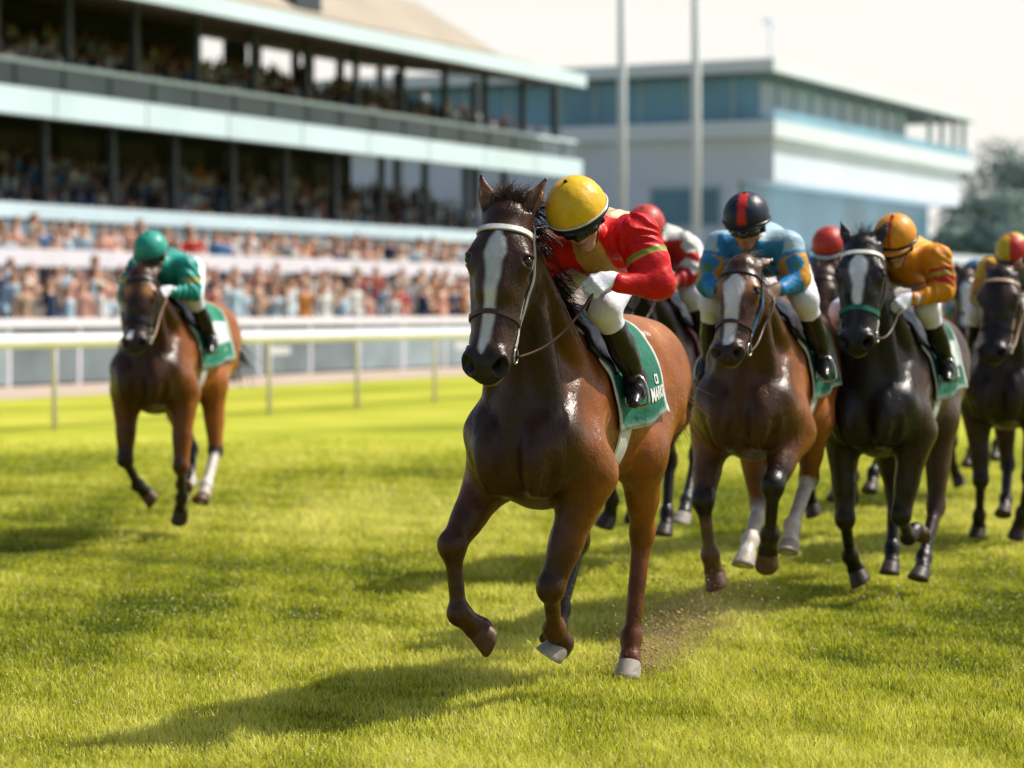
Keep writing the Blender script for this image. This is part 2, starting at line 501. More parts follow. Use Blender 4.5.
def ribbon(pts, nrm, w, th=.003):
    """strap: a flat band along pts, width across = tangent x normal"""
    pts = np.asarray(pts, dtype=float); nrm = np.asarray(nrm, dtype=float)
    T_ = np.gradient(pts, axis=0); T_ /= np.linalg.norm(T_,axis=1,keepdims=True)+1e-9
    B = np.cross(T_, nrm); B /= np.linalg.norm(B,axis=1,keepdims=True)+1e-9
    vs = []; fs = []
    for i in range(len(pts)):
        o = nrm[i]*th
        vs += [pts[i]-B[i]*w/2, pts[i]-B[i]*w*.42+o, pts[i]+B[i]*w*.42+o, pts[i]+B[i]*w/2]
    for i in range(len(pts)-1):
        for k in range(3):
            fs.append((i*4+k, i*4+k+1, (i+1)*4+k+1, (i+1)*4+k))
    return vs, fs

def strap_on(prims, mb, P0, D, start, w, off=.004, th=.004, mi=0, stop=0.):
    P = march(prims, np.asarray(P0, dtype=np.float32), np.asarray(D, dtype=np.float32), start)
    N_ = grad(prims, P)
    P = P + N_*off
    vs, fs = ribbon(P, N_, w, th)
    mb.add(vs, fs, mi)
    return P, N_
# ------------------------------------------------------------------ shared materials
M = {}
def build_mats():
    M['coat'] = m = vcol_mat('horse_coat', rough=.40, spec=.38, var=.30, nscale=9., bump=.45, bscale=170., bdist=.005, stretch=(.3,1,.5))
    nt = m.node_tree; b = nt.nodes['Principled BSDF']; tc = nd(nt,'ShaderNodeTexCoord')
    fine = [n for n in nt.nodes if n.type == 'BUMP'][0]
    n3 = nd(nt,'ShaderNodeTexNoise'); n3.inputs['Scale'].default_value = 13.; n3.inputs['Detail'].default_value = 3.; n3.inputs['Distortion'].default_value = 1.2
    mp = nd(nt,'ShaderNodeMapping'); mp.inputs['Scale'].default_value = (.8,1.,.55); nt.links.new(tc.outputs['Object'], mp.inputs[0]); nt.links.new(mp.outputs[0], n3.inputs['Vector'])
    mid = nd(nt,'ShaderNodeBump'); mid.inputs['Strength'].default_value = .40; mid.inputs['Distance'].default_value = .016; nt.links.new(n3.outputs[0], mid.inputs['Height'])
    n4 = nd(nt,'ShaderNodeTexNoise'); n4.inputs['Scale'].default_value = 5.; n4.inputs['Detail'].default_value = 2.; n4.inputs['Distortion'].default_value = 1.5; nt.links.new(mp.outputs[0], n4.inputs['Vector'])
    ab = nd(nt,'ShaderNodeMath', operation='SUBTRACT'); ab.inputs[1].default_value = .5; nt.links.new(n4.outputs[0], ab.inputs[0])
    a2 = nd(nt,'ShaderNodeMath', operation='ABSOLUTE'); nt.links.new(ab.outputs[0], a2.inputs[0])
    vr = nd(nt,'ShaderNodeMapRange'); vr.inputs[1].default_value = 0; vr.inputs[2].default_value = .018; vr.inputs[3].default_value = 1; vr.inputs[4].default_value = 0; vr.interpolation_type = 'SMOOTHSTEP'; nt.links.new(a2.outputs[0], vr.inputs[0])
    vein = nd(nt,'ShaderNodeBump'); vein.inputs['Strength'].default_value = .22; vein.inputs['Distance'].default_value = .005; nt.links.new(vr.outputs[0], vein.inputs['Height'])
    nt.links.new(mid.outputs[0], vein.inputs['Normal']); nt.links.new(vein.outputs[0], fine.inputs['Normal'])
    rr_ = nd(nt,'ShaderNodeMapRange'); rr_.inputs[1].default_value = .3; rr_.inputs[2].default_value = .7; rr_.inputs[3].default_value = .24; rr_.inputs[4].default_value = .44; nt.links.new(n3.outputs[0], rr_.inputs[0]); nt.links.new(rr_.outputs[0], b.inputs['Roughness'])
    M['hair_dark'] = simple_mat('dark_horse_hair', (.018,.010,.007), rough=.45, spec=.5, nscale=30, var=.4)
    M['hair_brown'] = simple_mat('brown_horse_hair', (.055,.022,.012), rough=.45, spec=.5, nscale=30, var=.4)
    M['hair_tan'] = simple_mat('chestnut_horse_hair', (.22,.085,.035), rough=.45, spec=.5, nscale=30, var=.4)
    M['eye'] = simple_mat('horse_eye', (.012,.007,.005), rough=.05, spec=.8, var=.1)
    M['hoof_grey'] = simple_mat('pale_grey_hoof', (.42,.37,.33), rough=.55, nscale=25, var=.25, bump=.2)
    M['hoof_brown'] = simple_mat('brown_hoof', (.12,.055,.026), rough=.5, nscale=25, var=.3, bump=.2)
    M['hoof_dark'] = simple_mat('dark_hoof', (.05,.035,.028), rough=.5, nscale=25, var=.3, bump=.2)
    M['leather_black'] = simple_mat('black_leather', (.012,.011,.011), rough=.33, spec=.5, nscale=20, var=.3, bump=.15)
    M['leather_brown'] = simple_mat('brown_leather', (.07,.028,.014), rough=.4, spec=.5, nscale=20, var=.3)
    M['strap_white'] = simple_mat('white_strap', (.72,.71,.68), rough=.5, nscale=25, var=.1)
    M['strap_tan'] = simple_mat('tan_strap', (.50,.34,.22), rough=.5, nscale=25, var=.15)
    M['strap_green'] = simple_mat('green_strap', (.01,.16,.10), rough=.5, nscale=25, var=.15)
    M['strap_blue'] = simple_mat('blue_strap', (.03,.16,.38), rough=.5, nscale=25, var=.15)
    M['steel'] = simple_mat('polished_steel', (.55,.55,.55), rough=.25, metal=.9, var=.1)
    M['cloth'] = vcol_mat('number_cloth', rough=.7, spec=.3, var=.16, nscale=14, bump=.7, bscale=16, bdist=.016)
    M['silk'] = vcol_mat('racing_silks', rough=.45, spec=.30, var=.14, nscale=14, bump=.40, bscale=30, bdist=.012, stretch=(.6,1,1.3), sheen=.0)
    M['breeches'] = simple_mat('white_breeches', (.82,.83,.95), rough=.55, nscale=10, var=.06, bump=.6, bscale=26)
    M['boot'] = simple_mat('black_boot_leather', (.010,.010,.011), rough=.24, spec=.55, nscale=14, var=.3, bump=.35, bscale=26)
    M['skin'] = vcol_mat('skin', rough=.5, spec=.4, var=.10, nscale=25, bump=.08, bscale=200)
    M['glove'] = simple_mat('white_glove', (.80,.82,.92), rough=.6, nscale=30, var=.08, bump=.2, bscale=90)
    M['glove_brown'] = simple_mat('brown_glove', (.16,.09,.055), rough=.6, nscale=30, var=.15)
    M['helmet'] = vcol_mat('helmet_cover', rough=.42, spec=.4, var=.14, nscale=14, bump=.5, bscale=24, bdist=.008, coat=.0)
    M['black_trim'] = simple_mat('black_trim', (.012,.012,.014), rough=.3, var=.1)
    M['goggle'] = simple_mat('dark_goggles', (.008,.009,.012), rough=.08, spec=.7, var=.1)
    M['white_letter'] = simple_mat('white_print', (.80,.82,.80), rough=.6, var=.05)

def rgb(*a): return np.array(a, dtype=np.float32)
def lerp(a, b, t): return a*(1-t[:,None]) + b*t[:,None]

def coat_colors(V, cfg, HF, LS, seed):
    n = len(V); c = np.tile(rgb(*cfg['body']), (n,1))
    nz = vnoise(V, 7., seed); nz2 = vnoise(V, 22., seed+1)
    # sunlit back and quarters redder, shaded chest and throat darker, painted into the coat
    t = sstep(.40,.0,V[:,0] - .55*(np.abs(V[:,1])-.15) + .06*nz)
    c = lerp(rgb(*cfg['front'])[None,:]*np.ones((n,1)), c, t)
    top = sstep(1.45,1.62,V[:,2])*sstep(.1,-.2,V[:,0])  # top: sun highlight on back and rump, put into the coat colour
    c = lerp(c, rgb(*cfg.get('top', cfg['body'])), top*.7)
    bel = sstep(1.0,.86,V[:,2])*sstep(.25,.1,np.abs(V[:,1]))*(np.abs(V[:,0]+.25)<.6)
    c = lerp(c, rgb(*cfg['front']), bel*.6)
    c *= (1+.22*nz+.10*nz2)[:,None]
    # legs
    for nm in ('FR','FL','HR','HL'):
        par, d = seg_param(V, [np.array(p, dtype=np.float32) for p in LS[nm]])
        lim = .115 if nm[0] == 'F' else .14
        m = sstep(lim, lim*.8, d)*sstep(.25,.5,par)
        lc = cfg['legs'][nm]
        up = sstep(lc.get('b0',.8), lc.get('b1',1.3), par + .08*nz2)
        low = rgb(*lc.get('low', (.012,.009,.008)))
        c = lerp(c, np.tile(low,(n,1)), up*m)
        if 'sock' in lc:
            sk = sstep(lc['sock']-.12, lc['sock']+.12, par + .06*nz2)
            c = lerp(c, np.tile(rgb(*lc.get('sockc', (.62,.56,.50))),(n,1)), sk*m)
    # head
    q = V - HF['O']; tt = q@HF['h']/HF['g']; ll = q@HF['l']/HF['gw']; ff = q@HF['f']/HF['g']
    hm = sstep(-.06,.02,tt)*sstep(.30,.26,np.sqrt(ll*ll+(ff+.06)**2))*(tt < .75)
    c = lerp(c, np.tile(rgb(*cfg['face']),(n,1))*(1+.15*nz2)[:,None], hm*.9*sstep(-.02,.08,tt))
    muz = sstep(.50,.58,tt)*hm
    c = lerp(c, np.tile(rgb(*cfg.get('muzzle',(.022,.017,.016))),(n,1)), muz)
    if 'brow' in cfg:
        br = np.exp(-((tt-.17)/.05)**2 - ((np.abs(ll)-.075)/.045)**2)*hm*(ff > -.06)  # glint over each eye, painted into the coat
        c = lerp(c, np.tile(rgb(*cfg['brow']),(n,1)), np.clip(br*1.2,0,1))
    if 'blaze' in cfg:
        B = cfg['blaze']        # list of (t, half width, centre)
        ts = [b[0] for b in B]
        w = np.interp(tt, ts, [b[1]*cfg.get('blaze_w',1.) for b in B], left=-.05, right=-.05); cc = np.interp(tt, ts, [b[2] for b in B])
        m = sstep(.010,-.006, np.abs(ll-cc) - w + .006*vnoise(V,60.,seed+4))*sstep(-.06,-.03,ff)*hm
        c = lerp(c, np.tile(rgb(*cfg.get('blazec',(.72,.74,.76))),(n,1)), m)
    lip = sstep(-.085,-.10,ff)*sstep(.56,.60,tt)*hm
    c = lerp(c, np.tile(rgb(.30,.25,.10),(n,1)), lip*.8)
    for s in (-1,1):                   # nostril interior, inner ear
        dn = np.sqrt(((tt-.606)/.034)**2 + ((ll-s*.052)/.018)**2 + ((ff-.004)/.022)**2)
        c = lerp(c, np.tile(rgb(.006,.004,.004),(n,1)), sstep(1.05,.75,dn)*hm)
    for e in HF['eyes']:
        de = np.linalg.norm(V-e, axis=1)
        c = lerp(c, np.tile(rgb(.012,.008,.007),(n,1)), sstep(.042,.026,de))
    ear = sstep(-.02,-.05,tt)*(np.abs(ll) > .03)*(np.sqrt(ll*ll+(ff+.04)**2) < .25)*(ff > -.16)
    edge = sstep(-.12,-.155,tt)
    c = lerp(c, np.tile(rgb(*cfg.get('earc', cfg['body'])),(n,1)), ear*.8)
    c = lerp(c, np.tile(rgb(.02,.012,.01),(n,1)), ear*edge*.8)
    return np.clip(c, .003, 1)

def trunk_cast(prims, x, phi, stop=0.):
    P0 = np.stack([x, np.sin(phi)*.75, 1.25+np.cos(phi)*.75], -1).astype(np.float32)
    D = np.stack([np.zeros_like(x), -np.sin(phi), -np.cos(phi)], -1).astype(np.float32)
    return march(prims, P0, D, .0, steps=60, stop=stop)

def make_horse(cfg):
    J = cfg['J']; h = cfg['res']
    th = math.radians(cfg['theta']); rz = -math.pi/2 - th
    root = empty('racehorse', (cfg['root'][0], cfg['root'][1], cfg['lift']), rz)
    tag(root, cfg['label'], 'horse', 'racehorses galloping down the turf')
    tr, legs, neck, hd, HF, LS = horse_prims(J)
    allp = tr + legs + neck + hd
    V, Q = surf(allp, h, smooth=1)
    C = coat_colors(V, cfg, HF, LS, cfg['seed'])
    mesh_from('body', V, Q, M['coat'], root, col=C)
    thigh = [p for p in legs if p.tag in ('THL','THR')]
    barrel = tr + thigh
    g, gw, hp = HF['g'], HF['gw'], HF['hp']
    # eyes
    for e in HF['eyes']:
        bm = bmesh.new(); bmesh.ops.create_uvsphere(bm, u_segments=16, v_segments=10, radius=.0235*g)
        me = bpy.data.meshes.new('eye'); bm.to_mesh(me); bm.free(); me.materials.append(M['eye'])
        me.polygons.foreach_set('use_smooth', np.ones(len(me.polygons), dtype=bool))
        o = bpy.data.objects.new('eye', me); o.location = e; link(o, root)
    # hooves
    for nm in ('FR','FL','HR','HL'):
        P_, T_ = LS[nm][3], LS[nm][4]; Fk = LS[nm][2]
        ax_ = (T_-P_)/np.linalg.norm(T_-P_)
        kn = LS[nm][1]
        fw = np.array([-ax_[2], 0, ax_[0]])
        make_hoof('hoof', P_, T_, fw, M[cfg['hoof'][nm]], root)
    # mane: along the crest
    r = np.random.default_rng(cfg['seed']+3)
    pollb = hp(-.01,0,-.07); with_ = np.array([.02,0,1.58])
    nst = cfg.get('mane_n', 900)
    t = r.uniform(0,1,nst)
    mid = (pollb+with_)/2 + np.array([-.02,0,.10])
    crest = np.outer((1-t)**2, with_) + np.outer(2*t*(1-t), mid) + np.outer(t**2, pollb)
    D = np.tile(np.array([-.35,0,1.]),(nst,1)).astype(np.float32)
    st = crest + np.array([0,0,.35])
    P0 = march(allp, st.astype(np.float32), np.tile(V3(0,0,-1),(nst,1)), 0., steps=50)
    P0 = P0 + r.normal(0,.012,(nst,3))*np.array([1,1,.3]) - np.array([0,0,.012])
    sdv = cfg.get('mane_side', .5)
    dirs = np.stack([-.80+.25*np.sin(t*31)+r.normal(0,.10,nst), sdv+.25*np.sin(t*47)+r.normal(0,.14,nst), .45+.2*np.sin(t*39)+r.normal(0,.12,nst)],1)
    strands('mane', P0, dirs, r.uniform(.12,.26,nst), r.uniform(.0018,.0038,nst), M[cfg.get('mane','hair_dark')], root, grav=1.5, curl=.13, seed=cfg['seed'])
    nf = cfg.get('forelock_n', 1600)
    P0 = np.array([hp(r.uniform(-.04,.01), r.normal(0,.022), -.03) for _ in range(nf)])
    fd = np.array(cfg.get('forelock_dir', (-.1,.1,1.)))
    dirs = fd + .35*np.sin(np.arange(nf)[:,None]*np.array([[.9,1.7,2.3]]))*.6 + r.normal(0,.14,(nf,3))
    strands('forelock', P0, dirs, r.uniform(.07,.15,nf), r.uniform(.001,.002,nf), M[cfg.get('forelock','hair_dark')], root, grav=1.5, curl=.22, seed=cfg['seed']+1)
    # tail
    nt_ = cfg.get('tail_n', 500)
    P0 = np.array([[-1.17,0,1.42]]) + r.normal(0,.016,(nt_,3)) + np.outer(r.uniform(0,1,nt_), [-.06,0,-.02])
    td = np.array(cfg.get('tail_dir', (-1.,0,-.15)))
    dirs = td + r.normal(0,.10,(nt_,3))
    strands('tail', P0, dirs, r.uniform(*cfg.get('tail_len',(.4,.8)),nt_), r.uniform(.0025,.005,nt_), M[cfg.get('tail','hair_dark')], root, seg=9, grav=.9, curl=.22, seed=cfg['seed']+2)
    # ---------------- bridle
    hs = hd + neck
    B = cfg['bridle']
    cw = cfg.get('strap_w', 1.)
    br = MB()
    ncheek = 26
    l, f, hh = HF['l'], HF['f'], HF['h']
    def ring(tc, a0, a1, w, off, th, mi, ctr=-.06, tilt=0., n=40, mb=None, prims=hd):
        a = np.linspace(math.radians(a0), math.radians(a1), n)
        dirs = np.cos(a)[:,None]*f + np.sin(a)[:,None]*l
        P0 = np.array([hp(tc + tilt*(-math.cos(q)), 0, ctr) for q in a]) + dirs*.30
        return strap_on(prims, mb or br, P0, -dirs, 0., w, off, th, mi)
    ring(.075, -100, 100, .030*cw, .003, .007, 0, ctr=-.05)                       # browband
    a = np.linspace(math.radians(-100), math.radians(100), 40); o2 = -hh*.75-f*.66
    dirs = np.cos(a)[:,None]*o2 + np.sin(a)[:,None]*l
    strap_on(hs, br, hp(.07,0,-.10)+dirs*.36, -dirs, 0., .022*cw, .004, .006, 0)
    for s in (-1,1):                                                            # cheekpieces
        tt = np.linspace(.06,.50,ncheek)
        P0 = np.array([hp(t_, s*.40, -.085-.035*math.sin((t_-.06)/.44*math.pi)) for t_ in tt])
        strap_on(hd, br, P0, np.tile(-s*l,(ncheek,1)), .1, .024*cw, .003, .006, 0)
        P0 = np.array([hp(t_, s*.40, -.105-.045*math.sin((t_-.06)/.44*math.pi)) for t_ in tt])
        strap_on(hd, br, P0, np.tile(-s*l,(ncheek,1)), .1, .012*cw, .003, .006, 1)
    bo = br.build('bridle', [M[B[0]], M[B[1]]], root, smooth=False)
    nb = MB(); ring(.41, -150, 150, .022*cw*cfg.get('nose_w',1.), .003, .006, 0, ctr=-.07, tilt=.015, mb=nb, n=60)
    nb.build('noseband', M[B[2]], root)
    # bit rings and reins
    rings = {}
    for s in (-1,1):
        c0 = march(hd, np.array([hp(.535, s*.3, -.085)],dtype=np.float32), np.array([-s*l],dtype=np.float32), .05)[0] + s*l*.012
        rings[s] = c0
        pts = [c0 + hh*.032*math.cos(q) + f*.032*math.sin(q) for q in np.linspace(0,2*math.pi,22)]
        bit = MB(); bit.tube(pts, .0045, 6, cap=False); bit.build('bit_ring', M['steel'], root, smooth=True)
    rn = MB()
    for s in (-1,1):
        hand = np.array(cfg['hands'][s]); a = rings[s] + f*-.02
        # rein sags and keeps outside the neck
        mids = []
        for t_ in np.linspace(0,1,22):
            p = a*(1-t_) + hand*t_ + np.array([0,0,-.07*math.sin(math.pi*t_)*cfg.get('rein_sag',1.)])
            mids.append(p)
        mids = np.array(mids, dtype=np.float32)
        for _ in range(6):
            d = field(neck+tr+hd, mids); gr = grad(neck+tr+hd, mids)
            push = np.clip(.012-d, 0, .1)
            push[0] = 0; push[-1] = 0
            mids = mids + gr*push[:,None]
            mids[1:-1] = mids[1:-1]*.6 + .2*(mids[:-2]+mids[2:])
        rn.tube([p for p in mids], .0065, 6)
        end = hand; tail_ = hand + np.array([-.1, -.1*s, -.12])
        rn.tube([end, end*.5+tail_*.5+np.array([0,0,.02]), tail_], .0055, 6)
    rn.build('rein', M[cfg.get('rein','leather_brown')], root, smooth=True)
    # ---------------- number cloth
    nx, nphi = 40, 60
    x0, x1 = cfg.get('cloth_x', (.06,-.74))
    u = np.linspace(0,1,nx); v = np.linspace(-1,1,nphi)
    U, Vv = np.meshgrid(u, v, indexing='ij')
    pf, pr = cfg.get('cloth_phi', (118,106))
    phim = np.radians(pf + (pr-pf)*U)
    X = x0 + (x1-x0)*U - .12*np.abs(Vv)**2*(1-U) - .05*np.abs(Vv)**2*U
    PH = Vv*phim
    P = trunk_cast(barrel, X.ravel().astype(np.float32), PH.ravel().astype(np.float32))
    N_ = grad(barrel, P)
    off = .014 + .018*np.abs(Vv.ravel())**4*(U.ravel()**.5) + .006*np.sin(U.ravel()*9+np.abs(Vv.ravel())*3)*np.abs(Vv.ravel())**2
    P = P + N_*off[:,None]
    quads = []
    for i in range(nx-1):
        for j in range(nphi-1):
            quads.append((i*nphi+j, i*nphi+j+1, (i+1)*nphi+j+1, (i+1)*nphi+j))
    cc = np.tile(rgb(*cfg['cloth'][0]), (len(P),1))
    edge = np.minimum(np.minimum(U, 1-U)*abs(x1-x0), (1-np.abs(Vv))*.62).ravel()
    cc = lerp(cc, np.tile(rgb(*cfg['cloth'][1]),(len(P),1)), sstep(.024,.012,edge))
    if cfg.get('cloth_white'):                                       # a wide pale panel above the number
        m = (np.abs(np.abs(Vv)-.62) < .13).ravel()*((U > .42)&(U < .97)).ravel()
        cc = lerp(cc, np.tile(rgb(.70,.76,.74),(len(P),1)), m.astype(float)*cfg['cloth_white'])
    cl = mesh_from('saddle_cloth', P, np.array(quads), M['cloth'], root, col=cc)
    so = cl.modifiers.new('thick','SOLIDIFY'); so.thickness = .006; so.offset = 1
    # lettering on the cloth
    def on_cloth(uu, vv):
        fi = np.clip(np.asarray(uu),0,1)*(nx-1); fj = (np.asarray(vv)+1)/2*(nphi-1)
        i = np.clip(fi.astype(int),0,nx-2); j = np.clip(fj.astype(int),0,nphi-2); a = (fi-i)[:,None]; b = (fj-j)[:,None]
        G = P.reshape(nx,nphi,3); NN = N_.reshape(nx,nphi,3)
        def bl(A): return A[i,j]*(1-a)*(1-b)+A[i+1,j]*a*(1-b)+A[i,j+1]*(1-a)*b+A[i+1,j+1]*a*b
        return bl(G) + bl(NN)*.011
    for s in (-1,1):
        vs, fs = cfg_text(cfg['text'])
        w = vs[:,0].max()-vs[:,0].min()
        tx = (vs[:,0]-vs[:,0].min())/w; ty = vs[:,1]
        du = cfg.get('text_u', (.50,.90)); hv = .30/ .62
        uu = du[0] + (du[1]-du[0])*(tx if s > 0 else 1-tx)
        vv = s*(cfg.get('text_v',.86) - ty*hv*cfg.get('text_s',.28))
        mesh_from('lettering', on_cloth(uu, vv), fs, M['white_letter'], cl, smooth=False)
    # girth and saddle
    gi = MB()
    a = np.radians(np.linspace(95,265,50)); xs = np.full(50, cfg.get('girth_x',-.16)) 
    Pg = trunk_cast(barrel, xs.astype(np.float32), a.astype(np.float32)); Ng = grad(barrel, Pg)
    vs, fs = ribbon(Pg+Ng*.004, Ng, .13, .006); gi.add(vs, fs)
    gi.build('girth', M['strap_white'], root)
    nsx, nsp = 22, 40
    U2, V2 = np.meshgrid(np.linspace(0,1,nsx), np.linspace(-1,1,nsp), indexing='ij')
    XS = -.02 - .40*U2 + .10*(1-U2)*np.abs(V2); PHS = V2*np.radians(28+40*np.exp(-((U2-.3)/.28)**2))
    Ps = trunk_cast(barrel, XS.ravel().astype(np.float32), PHS.ravel().astype(np.float32)); Ns = grad(barrel, Ps)
    prof = .030 + .030*np.exp(-((U2-1)/.18)**2)*np.exp(-(V2/.35)**2) + .035*np.exp(-((U2)/.15)**2)*np.exp(-(V2/.3)**2)
    Ps = Ps + Ns*prof.ravel()[:,None]
    qs = np.array([(i*nsp+j, i*nsp+j+1, (i+1)*nsp+j+1, (i+1)*nsp+j) for i in range(nsx-1) for j in range(nsp-1)])
    sa = mesh_from('saddle', Ps, qs, M[cfg.get('saddle','leather_black')], root)
    so = sa.modifiers.new('thick','SOLIDIFY'); so.thickness = .02; so.offset = -1
    for s in (-1,1):
        f0 = np.array(cfg['feet'][s]); stp = MB()
        top = np.array([-.12, s*.24, 1.50])
        stp.tube([top, top*.4+f0*.6+np.array([0,s*.02,.02]), f0+np.array([0,0,.10])], .008, 6)
        pts = [f0 + np.array([0, .055*math.cos(q), -.012+ (.12*max(math.sin(q),0) if math.sin(q) > 0 else .02*math.sin(q))]) for q in np.linspace(0,2*math.pi,25)]
        stp.tube(pts, .007, 6, cap=False)
        stp.build('stirrup', M['steel'], sa, smooth=True)
    return root, HF

_TXT = {}
def cfg_text(lines):
    """letters turned into a flat mesh: x along the text, y up, cap height about 1"""
    key = tuple(lines)
    if key in _TXT: return _TXT[key]
    vs = []; fs = []
    y = 0.
    for (txt, size) in reversed(lines):
        cu = bpy.data.curves.new('t', 'FONT'); cu.body = txt; cu.size = size; cu.align_x = 'CENTER'; cu.offset = .03*size; cu.resolution_u = 3
        o = bpy.data.objects.new('t', cu); COL.objects.link(o)
        dg = bpy.context.evaluated_depsgraph_get(); me = o.evaluated_get(dg).to_mesh()
        bm = bmesh.new(); bm.from_mesh(me); bmesh.ops.triangulate(bm, faces=bm.faces)
        bmesh.ops.subdivide_edges(bm, edges=[e for e in bm.edges if e.calc_length() > .25*size], cuts=2)
        bmesh.ops.triangulate(bm, faces=bm.faces)
        bm.verts.index_update()
        b = len(vs)
        vs += [(v.co.x, v.co.y + y) for v in bm.verts]; fs += [tuple(b+v.index for v in f_.verts) for f_ in bm.faces]
        bm.free(); o.evaluated_get(dg).to_mesh_clear(); bpy.data.objects.remove(o); bpy.data.curves.remove(cu)
        y += size*.85
    _TXT[key] = (np.array(vs), fs)
    return _TXT[key]
# ------------------------------------------------------------------ the jockey
def hand_prims(wrist, wd, bn, sgn, fa):
    """a fist closed on the rein. wd wrist->knuckles, bn back of hand, sgn +1 left hand"""
    w = np.array(wrist, dtype=float); wd = np.array(wd, dtype=float); wd /= np.linalg.norm(wd)
    bn = np.array(bn, dtype=float); bn = bn - wd*(bn@wd); bn /= np.linalg.norm(bn)
    ac = np.cross(wd, bn)*sgn*-1.         # index -> little finger
    if ac[2] > 0: ac = -ac
    R = np.stack([wd, ac, bn], 1)
    pr = [cone(w-wd*.02, w+wd*.02, .030, .033, k=.02, side=bn, flat=.8), cone(w, np.array(fa), .031, .035, k=.02), cone(np.array(fa)*.75+w*.25, np.array(fa)*.95+w*.05,.038,.0385,k=.006), ell(w+wd*.05, (.050,.042,.021), k=.02, R=R)]
    Ls = (.040,.044,.041,.033)
    for i in range(4):
        k0 = w + wd*(.088-.004*abs(i-1)) + ac*(i-1.45)*.0225 + bn*.004
        a = k0 + (wd*.62-bn*.78)*Ls[i]*1.05
        b = a + (-wd*.55-bn*.83)*Ls[i]*.70
        c = b + (-wd*.95+bn*.30)*Ls[i]*.55
        pr += [cone(w+wd*.05+ac*(i-1.45)*.018, k0, .011, .0115, k=.010), cone(k0, a, .0112, .0100, k=.006),
               cone(a, b, .0100, .0092, k=.005), cone(b, c, .0092, .0080, k=.005)]
    t0 = w + wd*.022 - ac*.030 - bn*.004
    t1 = t0 + (wd*.62 - ac*.50 - bn*.60)*.043
    t2 = t1 + (wd*.80 + ac*.20 - bn*.55)*.032
    pr += [cone(w+wd*.015-ac*.012, t0, .018, .0155, k=.015), cone(t0, t1, .0150, .0118, k=.01), cone(t1, t2, .0118, .0095, k=.006)]
    return pr

def jockey_rig(j):
    g = {k: np.array(v, dtype=float) for k, v in j.items() if isinstance(v, (tuple, list)) and len(v) == 3}
    return g

